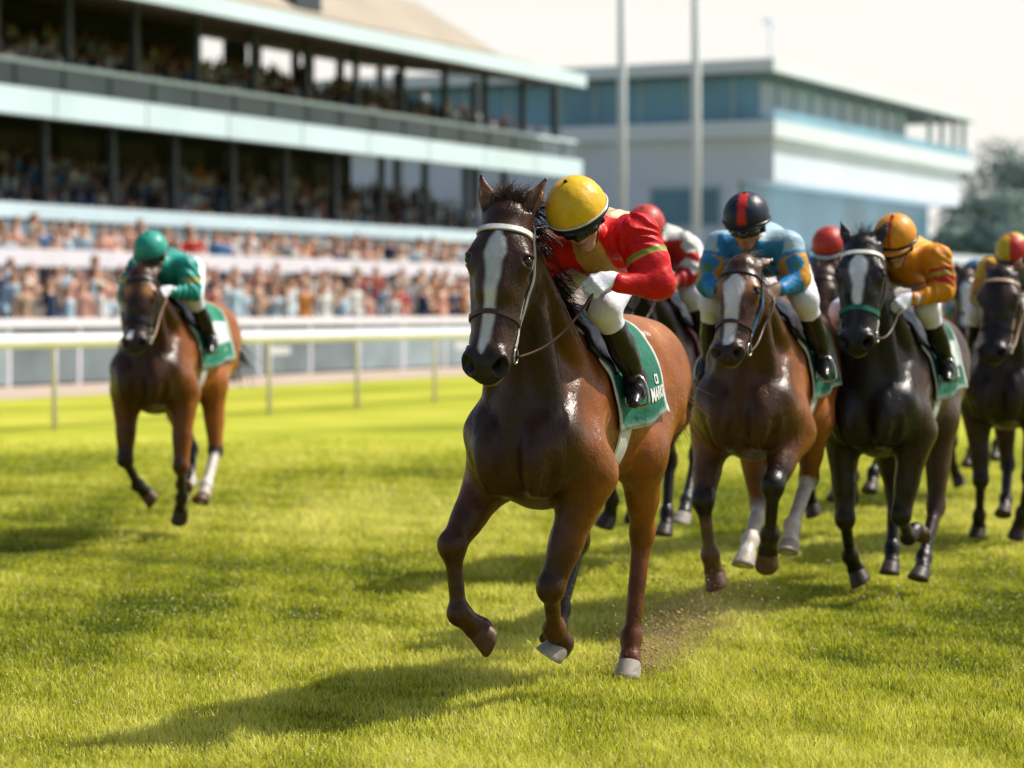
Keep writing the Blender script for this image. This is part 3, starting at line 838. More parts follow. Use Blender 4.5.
def make_jockey(cfg):
    th = math.radians(cfg['theta']); rz = -math.pi/2 - th
    G = jockey_rig(cfg['rig'])
    base = np.array([-.2,0,1.62])
    rt = cfg['root']; F = np.array([-math.sin(th), -math.cos(th), 0]); Lx = np.array([math.cos(th), -math.sin(th), 0])
    w = np.array([rt[0], rt[1], cfg['lift']]) + F*base[0] + np.array([0,0,base[2]])
    root = empty('person', tuple(w), rz)
    tag(root, cfg['jlabel'], 'jockey', 'jockeys riding the racehorses')
    h = cfg.get('jres', .012)
    def mk(name, prims, mat, res, col=None, smooth=1, wr=0., wscale=30., par=root, seed=0, wdir=None):
        V, Q = surf(prims, res, smooth=smooth)
        if wr:
            Nn = grad(prims, V)
            n1 = vnoise(V*np.array([1,1,1.]), wscale, seed) ; n2 = vnoise(V, wscale*2.3, seed+1)
            rid = 1-np.abs(n1)*1.6
            if callable(wdir):
                ph, am = wdir(V)
                q_ = np.sin(ph + 3.4*vnoise(V, 13., seed+2)); amp = sstep(-.15,.55,vnoise(V, 9., seed+3))*am
                q2 = np.sin(ph*.55 + 3.0*vnoise(V, 19., seed+7) + 2.); amp2 = sstep(-.1,.6,vnoise(V, 8., seed+8))*am
                V = V + Nn*((amp*(1-np.abs(q_)*1.5) + amp2*(1-np.abs(q2)*1.5))*wr*.8)[:,None]
            V = V + Nn*((rid*.45+.2*n2)*wr)[:,None]
        c = col(V) if callable(col) else (None if col is None else np.tile(rgb(*col),(len(V),1)))
        return mesh_from(name, V-base, Q, mat, par, col=c), V
    pel, che, nk, hd = G['pelvis'], G['chest'], G['neck'], G['head']
    shL, shR, elL, elR, haL, haR = G['shL'], G['shR'], G['elL'], G['elR'], G['haL'], G['haR']
    knL, knR, anL, anR = G['knL'], G['knR'], G['anL'], G['anR']
    hipL = pel + (shL-shR)/np.linalg.norm(shL-shR)*.085; hipR = pel - (shL-shR)/np.linalg.norm(shL-shR)*.085
    fd = G['face']/np.linalg.norm(G['face'])
    lat = (shL-shR); lat -= fd*(lat@fd); lat /= np.linalg.norm(lat)
    up = np.cross(fd, lat); 
    if up @ (hd-nk) < -1: up = -up
    HR_ = np.stack([fd, lat, up], 1)
    hq = lambda a,b,c: hd + fd*a + lat*b + up*c
    # ---- body: head with a face, neck, trunk, limbs, hands: one surface
    head = [ell(hd+up*.03-fd*.012, (.098,.076,.095), k=.03, R=HR_), ell(hq(.022,0,-.045), (.070,.060,.078), k=.03, R=HR_),
            ell(hq(.055,0,-.105), (.032,.034,.024), k=.025, R=HR_),
            cone(hq(.086,0,.005), hq(.112,0,-.042), .010, .0155, k=.014), ell(hq(.100,.012,-.046), (.011,.010,.009), k=.008, R=HR_), ell(hq(.100,-.012,-.046), (.011,.010,.009), k=.008, R=HR_),
            ell(hq(.076,0,.022), (.022,.052,.012), k=.02, R=HR_),
            ell(hq(.090,0,-.070), (.012,.024,.0065), k=.008, R=HR_), ell(hq(.087,0,-.083), (.013,.021,.0075), k=.008, R=HR_),
            ell(hq(.055,.042,-.040), (.030,.022,.026), k=.02, R=HR_), ell(hq(.055,-.042,-.040), (.030,.022,.026), k=.02, R=HR_),
            ell(hq(.092,.031,-.002), (.012,.016,.009), k=.01, R=HR_, sub=True), ell(hq(.092,-.031,-.002), (.012,.016,.009), k=.01, R=HR_, sub=True),
            ell(hq(.106,0,-.0765), (.012,.022,.0022), k=.006, R=HR_, sub=True)]
    for s in (-1,1):
        head += [ell(hq(-.005, s*.078, -.010), (.020,.009,.032), k=.008, R=HR_)]
    neckp = [cone(nk, hd-fd*.03-up*.03, .058, .055, k=.03)]
    core = [cone(pel, che, .115, .13, k=.06), cone(shL, shR, .055, .055, k=.05), cone(che, nk, .11, .06, k=.06)]
    limbs = []
    for (a,b,c) in ((shL,elL,haL),(shR,elR,haR)):
        limbs += [cone(a,b,.050,.038,k=.03), cone(b,c-(c-b)/np.linalg.norm(c-b)*.05,.038,.022,k=.02)]
    for (a,b,c,t_) in ((hipL,knL,anL,G['toL']),(hipR,knR,anR,G['toR'])):
        limbs += [cone(a,b,.085,.050,k=.04), cone(b,c,.050,.035,k=.02), cone(c,c*.8+t_*.2,.028,.022,k=.02)]
    hands = {}
    for s,(e,hn) in ((1,(elL,haL)),(-1,(elR,haR))):
        fa = (hn-e)/np.linalg.norm(hn-e)
        wd = fa*.8 + np.array([.35,0,-.35])
        hands[s] = hand_prims(hn - wd/np.linalg.norm(wd)*.055, wd, np.array([.35, s*.75, .6]), s, hn-fa*.118)
    skin = rgb(*cfg.get('skin', (.46,.24,.15)))
    def skincol(V):
        c = np.tile(skin,(len(V),1)); q = V-hd; a = q@fd; b = q@lat; u_ = q@up
        lips = np.exp(-((u_+.076)/.012)**2-((b)/.024)**2)*(a > .07)
        c = lerp(c, np.tile(rgb(.36,.11,.09),(len(V),1)), np.clip(lips,0,1)*.8)
        red = np.exp(-((u_+.03)/.03)**2-((np.abs(b)-.04)/.025)**2)*(a > .03)
        c = lerp(c, c*np.array([1.1,.8,.75]), np.clip(red,0,1)*.6)
        return c*(1+.06*vnoise(V,40.,3))[:,None]
    allh = head + neckp + core + limbs + ([] if cfg.get('gloved', True) else hands[1]+hands[-1])
    mk('body', allh, M['skin'], min(h,.008) if cfg.get('fine') else h*.85, col=skincol)
    # ---- gloves
    if cfg.get('gloved', True):
        for s in (-1,1):
            mk('glove', hands[s], M[cfg.get('glove','glove')], .0045 if cfg.get('fine') else .008, smooth=1)
    # ---- silks
    ax_ = nk-pel; ax_ = ax_/np.linalg.norm(ax_); sl = (shL-shR)/np.linalg.norm(shL-shR)
    dors = np.cross(ax_, sl); dors = dors if dors[2] > 0 else -dors
    TR = np.stack([ax_, sl, dors], 1)
    shirt = [cone(pel+ax_*.02, che, .135, .155, k=.08, side=dors, flat=.86), ell(che+ax_*.02+dors*.005, (.17,.175,.125), k=.08, R=TR),
             cone(shL*.94+che*.06, shR*.94+che*.06, .074, .074, k=.06), cone(che+ax_*.08, nk-ax_*.0, .115, .066, k=.06),
             ell(pel*.45+che*.55-dors*.05, (.16,.13,.09), k=.08, R=TR), cone(nk-ax_*.01, nk+ax_*.03+(hd-nk)*.18, .066, .062, k=.02)]
    for (a,b,c) in ((shL,elL,haL),(shR,elR,haR)):
        fa = (c-b); fa /= np.linalg.norm(fa); wr_ = c - fa*.10
        ua = (b-a)/np.linalg.norm(b-a)
        sb_ = cfg.get('sleeve',1.12)
        shirt += [cone(a,b,.072*sb_,.058*sb_,k=.05), ell(a*.5+b*.5+np.array([0,0,-.012]), (.064*sb_,.064*sb_,.074*sb_), k=.05),
                  cone(b-ua*.005,wr_,.058*sb_,.038,k=.03), cone(wr_-fa*.02,wr_+fa*.012,.037,.036,k=.008)]
    def shirtcol(V):
        segs = [(pel,nk),(shL,elL),(elL,haL),(shR,elR),(elR,haR)]; rr = (.16,.055,.045,.055,.045)
        ds = []; ts = []
        for (a,b),r_ in zip(segs, rr):
            ab = b-a; t_ = np.clip(((V-a)@ab)/(ab@ab),0,1); ds.append(np.linalg.norm(V-a-t_[:,None]*ab,axis=1)-r_); ts.append(t_)
        k = np.argmin(np.array(ds),0); t_ = np.choose(k, ts)
        q = V-che
        A = dict(seg=k, t=t_, u=q@ax_, v=q@sl, w=q@dors, V=V)
        return cfg['silks'](A)
    def shirtph(V):
        segs = [(pel,nk),(shL,elL),(elL,haL),(shR,elR),(elR,haR)]; rr = (.16,.055,.045,.055,.045)
        ds = []; ts = []
        for (a,b),r_ in zip(segs, rr):
            ab = b-a; L_ = np.linalg.norm(ab); t_ = np.clip(((V-a)@ab)/(ab@ab),0,1); ds.append(np.linalg.norm(V-a-t_[:,None]*ab,axis=1)-r_)
            n_ = np.cross(ab, [.3,.5,.8]); n_ /= np.linalg.norm(n_)
            ts.append(t_*L_*80 + (V-a)@n_*42)
        k = np.argmin(np.array(ds),0); ts[0] = (V-pel)@sl*42 + (V-pel)@ax_*16
        return np.choose(k, ts), np.where(k == 0, .8, 1.)
    mk('silks', shirt, M['silk'], .0062 if cfg.get('fine') else h, col=shirtcol, wr=.0115, wscale=24., seed=cfg['seed'], wdir=shirtph)
    # ---- breeches
    br = [ell(pel-ax_*.03, (.150,.150,.135), k=.06, R=TR), cone(pel, pel+ax_*.10, .130, .130, k=.05, side=dors, flat=.85)]
    for (a,b,c) in ((hipL,knL,anL),(hipR,knR,anR)):
        br += [cone(a,b,.105,.068,k=.05), cone(a*.6+b*.4-dors*.02, b, .085,.062,k=.05), cone(b,b*.62+c*.38,.064,.056,k=.03)]
    mk('breeches', br, M['breeches'], .009 if cfg.get('fine') else h, wr=.0065, wscale=24., seed=cfg['seed']+5)
    # ---- boots
    for s,(b,c,t_) in ((1,(knL,anL,G['toL'])),(-1,(knR,anR,G['toR']))):
        top = b*.70+c*.30; sh = (c-b)/np.linalg.norm(c-b); ft = (t_-c); ft /= np.linalg.norm(ft)
        hz = np.cross(ft, [0,0,1.]); dn = -np.cross(hz, ft); dn = dn if dn[2] < 0 else -dn; dn /= np.linalg.norm(dn)
        bp_ = [cone(top,c,.062,.045,k=.02), cone(top*.7+c*.3+sh*.02-ft*.014, c*.3+top*.7+sh*.08-ft*.01,.055,.045,k=.04), cone(c,c+ft*.06+dn*.025,.046,.042,k=.03), cone(c+dn*.03-ft*.03, c+dn*.035+ft*.06,.038,.037,k=.03),
               cone(c+dn*.035+ft*.05, c+dn*.042+ft*.155,.040,.028,k=.03,side=dn,flat=.8), cone(c-ft*.035+dn*.045, c-ft*.03+dn*.062,.030,.030,k=.015)]
        bo, _ = mk('boot', bp_, M['boot'], .008 if cfg.get('fine') else h, wr=.003, wscale=34., seed=cfg['seed']+9)
    # ---- helmet
    ny, nz_ = 48, 18
    vs, fs, cs = [], [], []
    hr = np.array([.142,.125,.127])*cfg.get('helm',1.); hc_ = hd + up*.052 - fd*.014
    tilt = .07
    for i in range(nz_+1):
        el_ = math.pi/2 - (i/nz_)*(math.pi/2+.22)
        for k in range(ny):
            az = 2*math.pi*k/ny
            p = np.array([math.cos(el_)*math.cos(az)*hr[0], math.cos(el_)*math.sin(az)*hr[1], math.sin(el_)*hr[2]])
            if math.sin(el_) < .1: p[2] += tilt*p[0]*(.1-math.sin(el_))*1.5
            seam = .0022*math.exp(-((((az*6/(2*math.pi)+.5) % 1)-.5)/.05)**2)*math.cos(el_)
            vs.append(hc_ + HR_@(p*(1-seam/.12)))
            cs.append(cfg['cap'](az, el_, p))
    for i in range(nz_):
        for k in range(ny):
            fs.append((i*ny+k, (i+1)*ny+k, (i+1)*ny+(k+1)%ny, i*ny+(k+1)%ny))
    he = mesh_from('helmet', np.array(vs)-base, np.array(fs), M['helmet'], root, col=np.array(cs))
    rim = MB(); rim2 = MB()
    def rimpt(az, el_, sc):
        p = np.array([math.cos(el_)*math.cos(az)*hr[0], math.cos(el_)*math.sin(az)*hr[1], math.sin(el_)*hr[2]])*sc
        p[2] += tilt*p[0]*(.1-math.sin(el_))*1.5
        return hc_ + HR_@p - base
    azs = np.linspace(0,2*math.pi,49)
    rim.tube([rimpt(a,-.20,1.01) for a in azs], .0105, 8, cap=False)
    rim.build('helmet_rim', M['black_trim'], he, smooth=True)
    if cfg.get('rim2'):
        rim2.tube([rimpt(a,-.10,1.035) for a in azs], .0045, 8, cap=False); rim2.build('rim_piping', M[cfg['rim2']], he, smooth=True)
    # short peak over the brow
    pk = []; pf = []; na = 15
    for i,a in enumerate(np.linspace(-1.05,1.05,na)):
        e = cfg.get('peak',.035)*math.cos(a*1.35)
        for (ex,dz) in ((0,.004),(e,-.006-e*.25),(e,-.011-e*.25),(0,-.008)):
            p = rimpt(a,-.2,1.) + HR_@np.array([ex*math.cos(a),ex*math.sin(a),dz]); pk.append(p)
    for i in range(na-1):
        for k in range(4): pf.append((i*4+k, i*4+(k+1)%4, (i+1)*4+(k+1)%4, (i+1)*4+k))
    mesh_from('peak', np.array(pk), pf, M[cfg.get('peakm','black_trim')], he)
    bt = MB(); bt.tube([rimpt(0,math.pi/2,.98), rimpt(0,math.pi/2,1.05)], [.012,.007], 10); bt.build('button', M['black_trim'] if not cfg.get('buttonm') else M[cfg['buttonm']], he, smooth=True)
    # ---- goggles and chin strap
    gm = MB(); n = 40
    a = np.linspace(-1.75,1.75,n)
    dirs = np.cos(a)[:,None]*fd + np.sin(a)[:,None]*lat
    strap_on(head, gm, hd - up*.012 + dirs*.2, -dirs, 0., .060, .005, .011)
    go = gm.build('goggles', M['goggle'], root, smooth=True); go.location = -base
    cs_ = MB(); a = np.linspace(-2.0,2.0,40)
    dirs = np.cos(a)[:,None]*(-up) + np.sin(a)[:,None]*lat
    strap_on(head, cs_, hd + fd*.030 - up*.02 + dirs*.22, -dirs, 0., .016, .002, .004)
    co = cs_.build('chin_strap', M['black_trim'], root, smooth=True); co.location = -base
    return root
# ------------------------------------------------------------------ horses and riders, one entry each (positions in metres in the horse's own frame)
def rig(lean=.0, dx=0., dz=0., spread=.20, face=(.80,0,-.60), head=(.42,0,2.035), roll=0., hands=None, eo=.05):
    """crouched rider; lean moves the trunk to the rider's left"""
    y = lean
    return dict(pelvis=(-.36,y*.55,1.93+dz), chest=(.02+dx,y*.95,1.945+dz), neck=(.20+dx,y,1.965+dz), head=(head[0]+dx,head[1]+y,head[2]+dz),
                face=face, shL=(.17+dx,y+spread-.01,1.95+dz+roll), shR=(.17+dx,y-spread+.01,1.95+dz-roll),
                elL=(.20+dx,y*.9+spread+eo,1.765+dz), elR=(.24+dx,y*.6-spread-eo+.02,1.74+dz),
                haL=hands[1], haR=hands[-1],
                knL=(.13,.285,1.66), knR=(.10,-.24,1.64), anL=(-.13,.345,1.335), anR=(-.16,-.31,1.32),
                toL=(.03,.385,1.265), toR=(.0,-.345,1.25))
BLACK_PT = (.014,.010,.009)
def S_(A, base): return np.tile(rgb(*base), (len(A['t']),1))
def put(c, m, col): c[m] = rgb(*col); return c

def silks_lead(A):
    red = (.72,.008,.010); yel = (.62,.36,.10); c = S_(A, red)
    to = A['seg'] == 0
    put(c, to & (np.abs(A['v']) < .07) & (A['w'] < .03), yel)
    put(c, to & (A['w'] > .045) & (A['u'] < .16), (.66,.50,.28))
    ua = (A['seg'] == 1)|(A['seg'] == 3)
    put(c, ua & (A['t'] > .42) & (A['t'] < .50), (.22,.30,.03))
    put(c, ua & (A['t'] > .50) & (A['t'] < .54), yel)
    return c
def silks_teal(A):
    c = S_(A, (.02,.33,.27)); to = A['seg'] == 0
    put(c, to & (A['w'] > .09), (.05,.34,.29))
    ua = (A['seg'] == 1)|(A['seg'] == 3); put(c, ua & (A['t'] > .55) & (A['t'] < .72), (.62,.42,.03))
    return c
def silks_blue(A):
    c = S_(A, (.025,.24,.52)); to = A['seg'] == 0
    put(c, to & (A['w'] > .02) & (A['v'] > .05), (.42,.60,.70)); put(c, to & (A['w'] > .06) & (A['v'] < -.06), (.36,.56,.68))
    V = A['V']; p = np.sin(V[:,0]*34)+np.sin(V[:,1]*38+1)+np.sin(V[:,2]*42+2)
    ua = (A['seg'] == 1)|(A['seg'] == 3); fa = (A['seg'] == 2)|(A['seg'] == 4)
    put(c, ua & (A['t'] > .35) & (p > -.1), (.66,.32,.03)); put(c, ua & (A['t'] < .25), (.40,.58,.70))
    put(c, fa & (A['t'] < .35) & (p > .4), (.62,.28,.04)); put(c, ua & (A['t'] > .6) & (p < -1.1), (.10,.22,.05))
    return c
def silks_orange(A):
    c = S_(A, (.78,.29,.012)); to = A['seg'] == 0
    put(c, to & (A['w'] > .07), (.72,.42,.04))
    put(c, to & (A['w'] < -.02) & (A['u'] > -.16) & (A['u'] < -.10), (.50,.02,.01))
    ua = (A['seg'] == 1)|(A['seg'] == 3)
    put(c, ua & (A['t'] > .35) & (A['t'] < .48), (.50,.018,.012)); put(c, ua & (A['t'] > .48) & (A['t'] < .60), (.40,.36,.04)); put(c, ua & (A['t'] > .62) & (A['t'] < .86), (.52,.03,.015))
    return c
def silks_redwhite(A):
    c = S_(A, (.62,.62,.58)); to = A['seg'] == 0
    put(c, to & (A['w'] < .03), (.46,.02,.015))
    V = A['V']; p = np.sin(V[:,0]*30)+np.sin(V[:,1]*33+1)+np.sin(V[:,2]*36+2)
    ua = (A['seg'] == 1)|(A['seg'] == 3); fa = (A['seg'] == 2)|(A['seg'] == 4)
    put(c, ua & (p > .8), (.50,.02,.015)); put(c, fa & (A['t'] < .6), (.48,.02,.02))
    return c
def silks_bluered(A):
    c = S_(A, (.30,.44,.55)); to = A['seg'] == 0
    put(c, to & (A['w'] < .05) & (A['v'] > -.02), (.55,.025,.015)); put(c, to & (A['w'] < .05) & (A['v'] < -.10), (.04,.18,.34))
    V = A['V']; p = np.sin(V[:,0]*34)+np.sin(V[:,1]*38+1)+np.sin(V[:,2]*42+2)
    ua = (A['seg'] == 1)|(A['seg'] == 3); put(c, ua & (p > .5), (.60,.28,.10)); put(c, ua & (p < -.9), (.03,.20,.40))
    return c
def silks_yellow(A):
    c = S_(A, (.68,.40,.03)); to = A['seg'] == 0
    put(c, to & (A['w'] < .02) & (np.abs(A['v']) < .16), (.26,.30,.30))
    ua = (A['seg'] == 1)|(A['seg'] == 3); fa = (A['seg'] == 2)|(A['seg'] == 4)
    put(c, ua & (A['t'] > .5), (.62,.28,.05)); put(c, fa, (.24,.26,.04))
    return c
def silks_bluepink(A):
    c = S_(A, (.05,.22,.44)); ua = (A['seg'] == 1)|(A['seg'] == 3); put(c, ua, (.55,.24,.16)); return c

def cap_plain(c, c2=None, stripe=None, quarters=False):
    c = np.array(c)
    def fn(az, el, p):
        if stripe is not None and abs(p[1]) < stripe and math.cos(az) > -.2: return c2
        if quarters and math.sin(2*az) > 0: return c2
        return c
    return fn

BAY = dict(front=(.052,.0195,.0075), body=(.31,.094,.015), top=(.46,.18,.05), face=(.052,.021,.009), muzzle=(.026,.018,.016), earc=(.24,.11,.05))  # front holds shade, body and top hold sunlight, as coat colours
GREEN = ((.008,.135,.085), (.72,.78,.76))
CFG = []
# --- the leader
hands = {1:(.42,.375,1.765), -1:(.47,.05,1.755)}
CFG.append(dict(seed=11, res=.0095, fine=True, root=(.190,10.8), theta=22.3, lift=.10, **BAY,
    label='leading dark bay racehorse with broad white blaze, ridden by the red and yellow jockey', 
    jlabel='jockey in glossy yellow cap, red and yellow silks and white gloves on the leading horse',
    sleeve=1.25, helm=1.06, cloth_x=(.06,-.62),
    J=dict(wide=1.02, headw=1.10, twist=11, legk=1.17, legh=1.12, poll=(.72,.055,2.065), nose=(.935,.045,1.36), ears=(-.165,.06,-.01),
      FR=[(.16,-.20,.93),(.401,-.325,.615),(.386,-.300,.316),(.305,-.250,.245),(.262,-.195,.205)],
      FL=[(.14,.20,.93),(.256,.085,.43),(.067,.025,.225),(-.018,.030,.15),(.013,-.015,.080)],
      HL=[(-.62,.20,.98),(-.83,.13,.584),(-.741,.105,.085),(-.690,.118,-.012),(-.672,.118,-.095)],
      HR=[(-.62,-.18,.98),(-.759,-.178,.542),(-.459,-.152,.249),(-.385,-.137,.156),(-.337,-.126,.106)]),
    legs=dict(FR=dict(b0=2.4,b1=3.2,low=(.07,.024,.010)), FL=dict(b0=1.6,b1=2.6,low=(.075,.025,.010)), HL=dict(b0=.9,b1=1.5,low=(.13,.035,.010)), HR=dict()),
    hoof=dict(FR='hoof_brown',FL='hoof_grey',HL='hoof_grey',HR='hoof_dark'),
    blaze=[(.09,.008,.0),(.125,.026,.0),(.175,.042,.0),(.23,.034,0),(.30,.023,-.002),(.47,.020,-.006),(.535,.010,-.010),(.56,0,-.01)],
    bridle=('strap_white','strap_white','leather_brown'), mane_side=.35, forelock='hair_brown', forelock_dir=(-.35,.0,1.), tail='hair_tan', tail_dir=(-1.,.10,-.40), tail_len=(.35,.62), blaze_w=.85,
    hands=hands, feet={1:(-.07,.37,1.25),-1:(-.10,-.33,1.235)}, cloth=GREEN, text=[('C8',.75),('MARKS',1.)], text_u=(.52,.93), text_v=.84, cloth_white=0,
    silks=silks_lead, cap=cap_plain((.90,.54,.015)), rim2='strap_white', peak=.022, buttonm=None, rig=rig(lean=.265, dx=0., roll=.03, face=(.80,.22,-.56), head=(.43,.02,2.04), hands=hands, eo=.12)))
# --- blue silks, second from the left of the pack
hands = {1:(.43,.155,1.685), -1:(.45,-.10,1.675)}
CFG.append(dict(seed=21, res=.013, root=(1.374,13.4), theta=17, lift=.15,
    front=(.065,.025,.009), body=(.34,.108,.020), top=(.42,.16,.05), face=(.07,.026,.012), muzzle=(.03,.02,.018), earc=(.22,.10,.04), brow=(.40,.18,.06),
    label='bay racehorse with white hind socks and a blue cheek strap, just right of the leader',
    jlabel='jockey in navy cap with red stripe and blue patterned silks',
    J=dict(wide=1.04, headw=1.26, legk=1.18, legh=1.10, poll=(.72,.045,1.85), nose=(.97,.02,1.33), ears=(-.10,.07,-.10),
      FR=[(.16,-.20,.93),(.357,-.235,.561),(.308,-.206,.256),(.235,-.201,.160),(.226,-.18,.090)],
      FL=[(.14,.20,.93),(.454,.171,.653),(.321,.129,.376),(.25,.103,.285),(.205,.094,.225)],
      HL=[(-.62,.20,.98),(-.886,.131,.611),(-.562,.089,.348),(-.484,.092,.257),(-.439,.088,.195)],
      HR=[(-.62,-.18,.98),(-.591,-.105,.457),(-.205,-.086,.295),(-.112,-.091,.218),(-.073,-.094,.155)]),
    legs=dict(FR=dict(b0=.7,b1=1.0,low=BLACK_PT,sock=1.3,sockc=(.12,.06,.03)), FL=dict(b0=.6,b1=.95,low=BLACK_PT), HL=dict(b0=.8,b1=1.,low=(.05,.02,.01),sock=1.12), HR=dict(b0=.9,b1=1.2,low=(.10,.04,.015),sock=1.15)),
    hoof=dict(FR='hoof_brown',FL='hoof_brown',HL='hoof_grey',HR='hoof_grey'),
    blaze=[(.10,.012,0),(.15,.050,0),(.22,.046,0),(.30,.034,0),(.42,.028,0),(.52,.026,0),(.55,.01,0)],
    bridle=('leather_black','strap_blue','leather_brown'), mane_side=.1, mane_n=400, forelock_dir=(.2,.0,-.3), forelock_n=120, tail_n=250,
    hands=hands, feet={1:(-.07,.37,1.235),-1:(-.10,-.33,1.235)}, cloth=GREEN, text=[('WAR',.8)], text_u=(.62,.88), text_s=.30, cloth_white=.6, saddle='leather_black',
    glove='glove_brown', silks=silks_blue, cap=cap_plain((.012,.020,.045), np.array((.62,.03,.02)), stripe=.024), peak=.03, rig=rig(lean=.01, face=(.93,0,-.36), hands=hands, head=(.42,.01,2.06))))
# --- black horse
hands = {1:(.43,.20,1.69), -1:(.46,-.06,1.675)}
CFG.append(dict(seed=31, res=.013, root=(2.254,14.5), theta=22, lift=.10,
    front=(.012,.0095,.010), body=(.060,.030,.017), top=(.20,.12,.085), face=(.013,.011,.012), muzzle=(.012,.010,.011), earc=(.03,.022,.02),
    label='black racehorse with narrow white blaze and green noseband',
    jlabel='jockey in orange cap and orange silks with red arm bands on the black horse',
    J=dict(wide=1.04, headw=1.26, legk=1.15, legh=1.08, poll=(.72,.03,2.04), nose=(.95,.05,1.41), ears=(-.16,.05,.0),
      FR=[(.16,-.20,.93),(.209,-.194,.40),(-.009,-.218,.155),(-.084,-.199,.063),(-.09,-.165,-.009)],
      FL=[(.14,.20,.93),(.197,.143,.43),(-.063,.126,.277),(-.171,.139,.299),(-.231,.165,.315)],
      HL=[(-.62,.20,.98),(-.572,.189,.428),(-.268,.179,.139),(-.17,.188,.07),(-.131,.179,.010)],
      HR=[(-.62,-.18,.98),(-.76,-.12,.50),(-.62,-.10,.15),(-.56,-.09,.06),(-.53,-.09,-.005)]),
    legs=dict(FR=dict(low=BLACK_PT), FL=dict(low=BLACK_PT), HL=dict(b0=1.1,b1=1.7,low=BLACK_PT), HR=dict(low=BLACK_PT)),
    hoof=dict(FR='hoof_dark',FL='hoof_brown',HL='hoof_dark',HR='hoof_dark'),
    blaze=[(.09,.012,0),(.14,.040,0),(.19,.034,0),(.26,.024,0),(.36,.020,0),(.40,.0,0)],
    bridle=('strap_white','leather_black','strap_green'), nose_w=1.5, mane_side=.2, mane_n=400, forelock_n=160, tail_n=250,
    hands=hands, feet={1:(-.07,.37,1.25),-1:(-.10,-.33,1.235)}, cloth=GREEN, text=[('TIRE',.8)], text_u=(.62,.88), text_s=.30, cloth_white=.8,
    silks=silks_orange, cap=cap_plain((.82,.32,.012), np.array((.55,.03,.015)), stripe=.010), peak=.045, peakm='cap_orange', rig=rig(lean=.16, face=(.86,-.05,-.50), hands=hands)))
# --- bay on the left
hands = {1:(.43,.16,1.68), -1:(.46,-.08,1.67)}
CFG.append(dict(seed=41, res=.015, root=(-2.655,18.2), theta=10.5, lift=.20,
    front=(.060,.021,.008), body=(.34,.105,.018), top=(.42,.14,.04), face=(.035,.016,.011), muzzle=(.03,.022,.02), earc=(.05,.02,.012), brow=(.42,.20,.08),
    label='bay racehorse galloping alone on the left of the field',
    jlabel='jockey in teal cap and teal silks riding on the left of the field',
    J=dict(wide=1.04, headw=1.26, legk=1.15, legh=1.08, poll=(.71,.08,1.83), nose=(.95,.11,1.26), ears=(-.11,.05,-.10),
      FR=[(0.16, -0.2, 0.93), (0.231, -0.209, 0.43), (0.006, -0.189, 0.219), (-0.095, -0.164, 0.159), (-0.125, -0.107, 0.112)],
      FL=[(0.14, 0.2, 0.93), (0.24, 0.232, 0.38), (0.0, 0.16, 0.13), (-0.085, 0.123, 0.035), (-0.12, 0.108, -0.03)],
      HL=[(-0.62, 0.2, 0.98), (-0.575, 0.243, 0.45), (-0.233, 0.278, 0.21), (-0.141, 0.287, 0.133), (-0.092, 0.281, 0.08)],
      HR=[(-0.62, -0.18, 0.98), (-0.635, 0.022, 0.452), (-0.298, 0.132, 0.226), (-0.183, 0.143, 0.196), (-0.115, 0.136, 0.178)]),
    legs=dict(FR=dict(b0=.6,b1=1.0,low=(.016,.013,.014)), FL=dict(b0=.8,b1=1.2,low=(.02,.013,.012)), HL=dict(b0=.8,b1=1.,low=(.03,.016,.012),sock=1.2), HR=dict(b0=.7,b1=1.,low=BLACK_PT)),
    hoof=dict(FR='hoof_brown',FL='hoof_dark',HL='hoof_brown',HR='hoof_brown'),
    blaze=[(.50,.012,-.03),(.56,.018,-.03),(.575,.0,-.03)],
    bridle=('leather_black','leather_black','leather_black'), nose_w=2.2, mane_side=-.3, mane_n=400, forelock_n=120, tail_n=260, tail_dir=(-1.,.25,-.25), rein='strap_tan',
    hands=hands, feet={1:(-.07,.37,1.25),-1:(-.10,-.33,1.235)}, cloth=((.02,.24,.15),(.72,.78,.76)), text=[('A',.8)], text_u=(.66,.80), text_s=.25, cloth_white=1.,
    silks=silks_teal, cap=cap_plain((.03,.38,.30)), peak=.02, rig=rig(lean=.06, dz=-.08, face=(.82,-.05,-.55), hands=hands)))
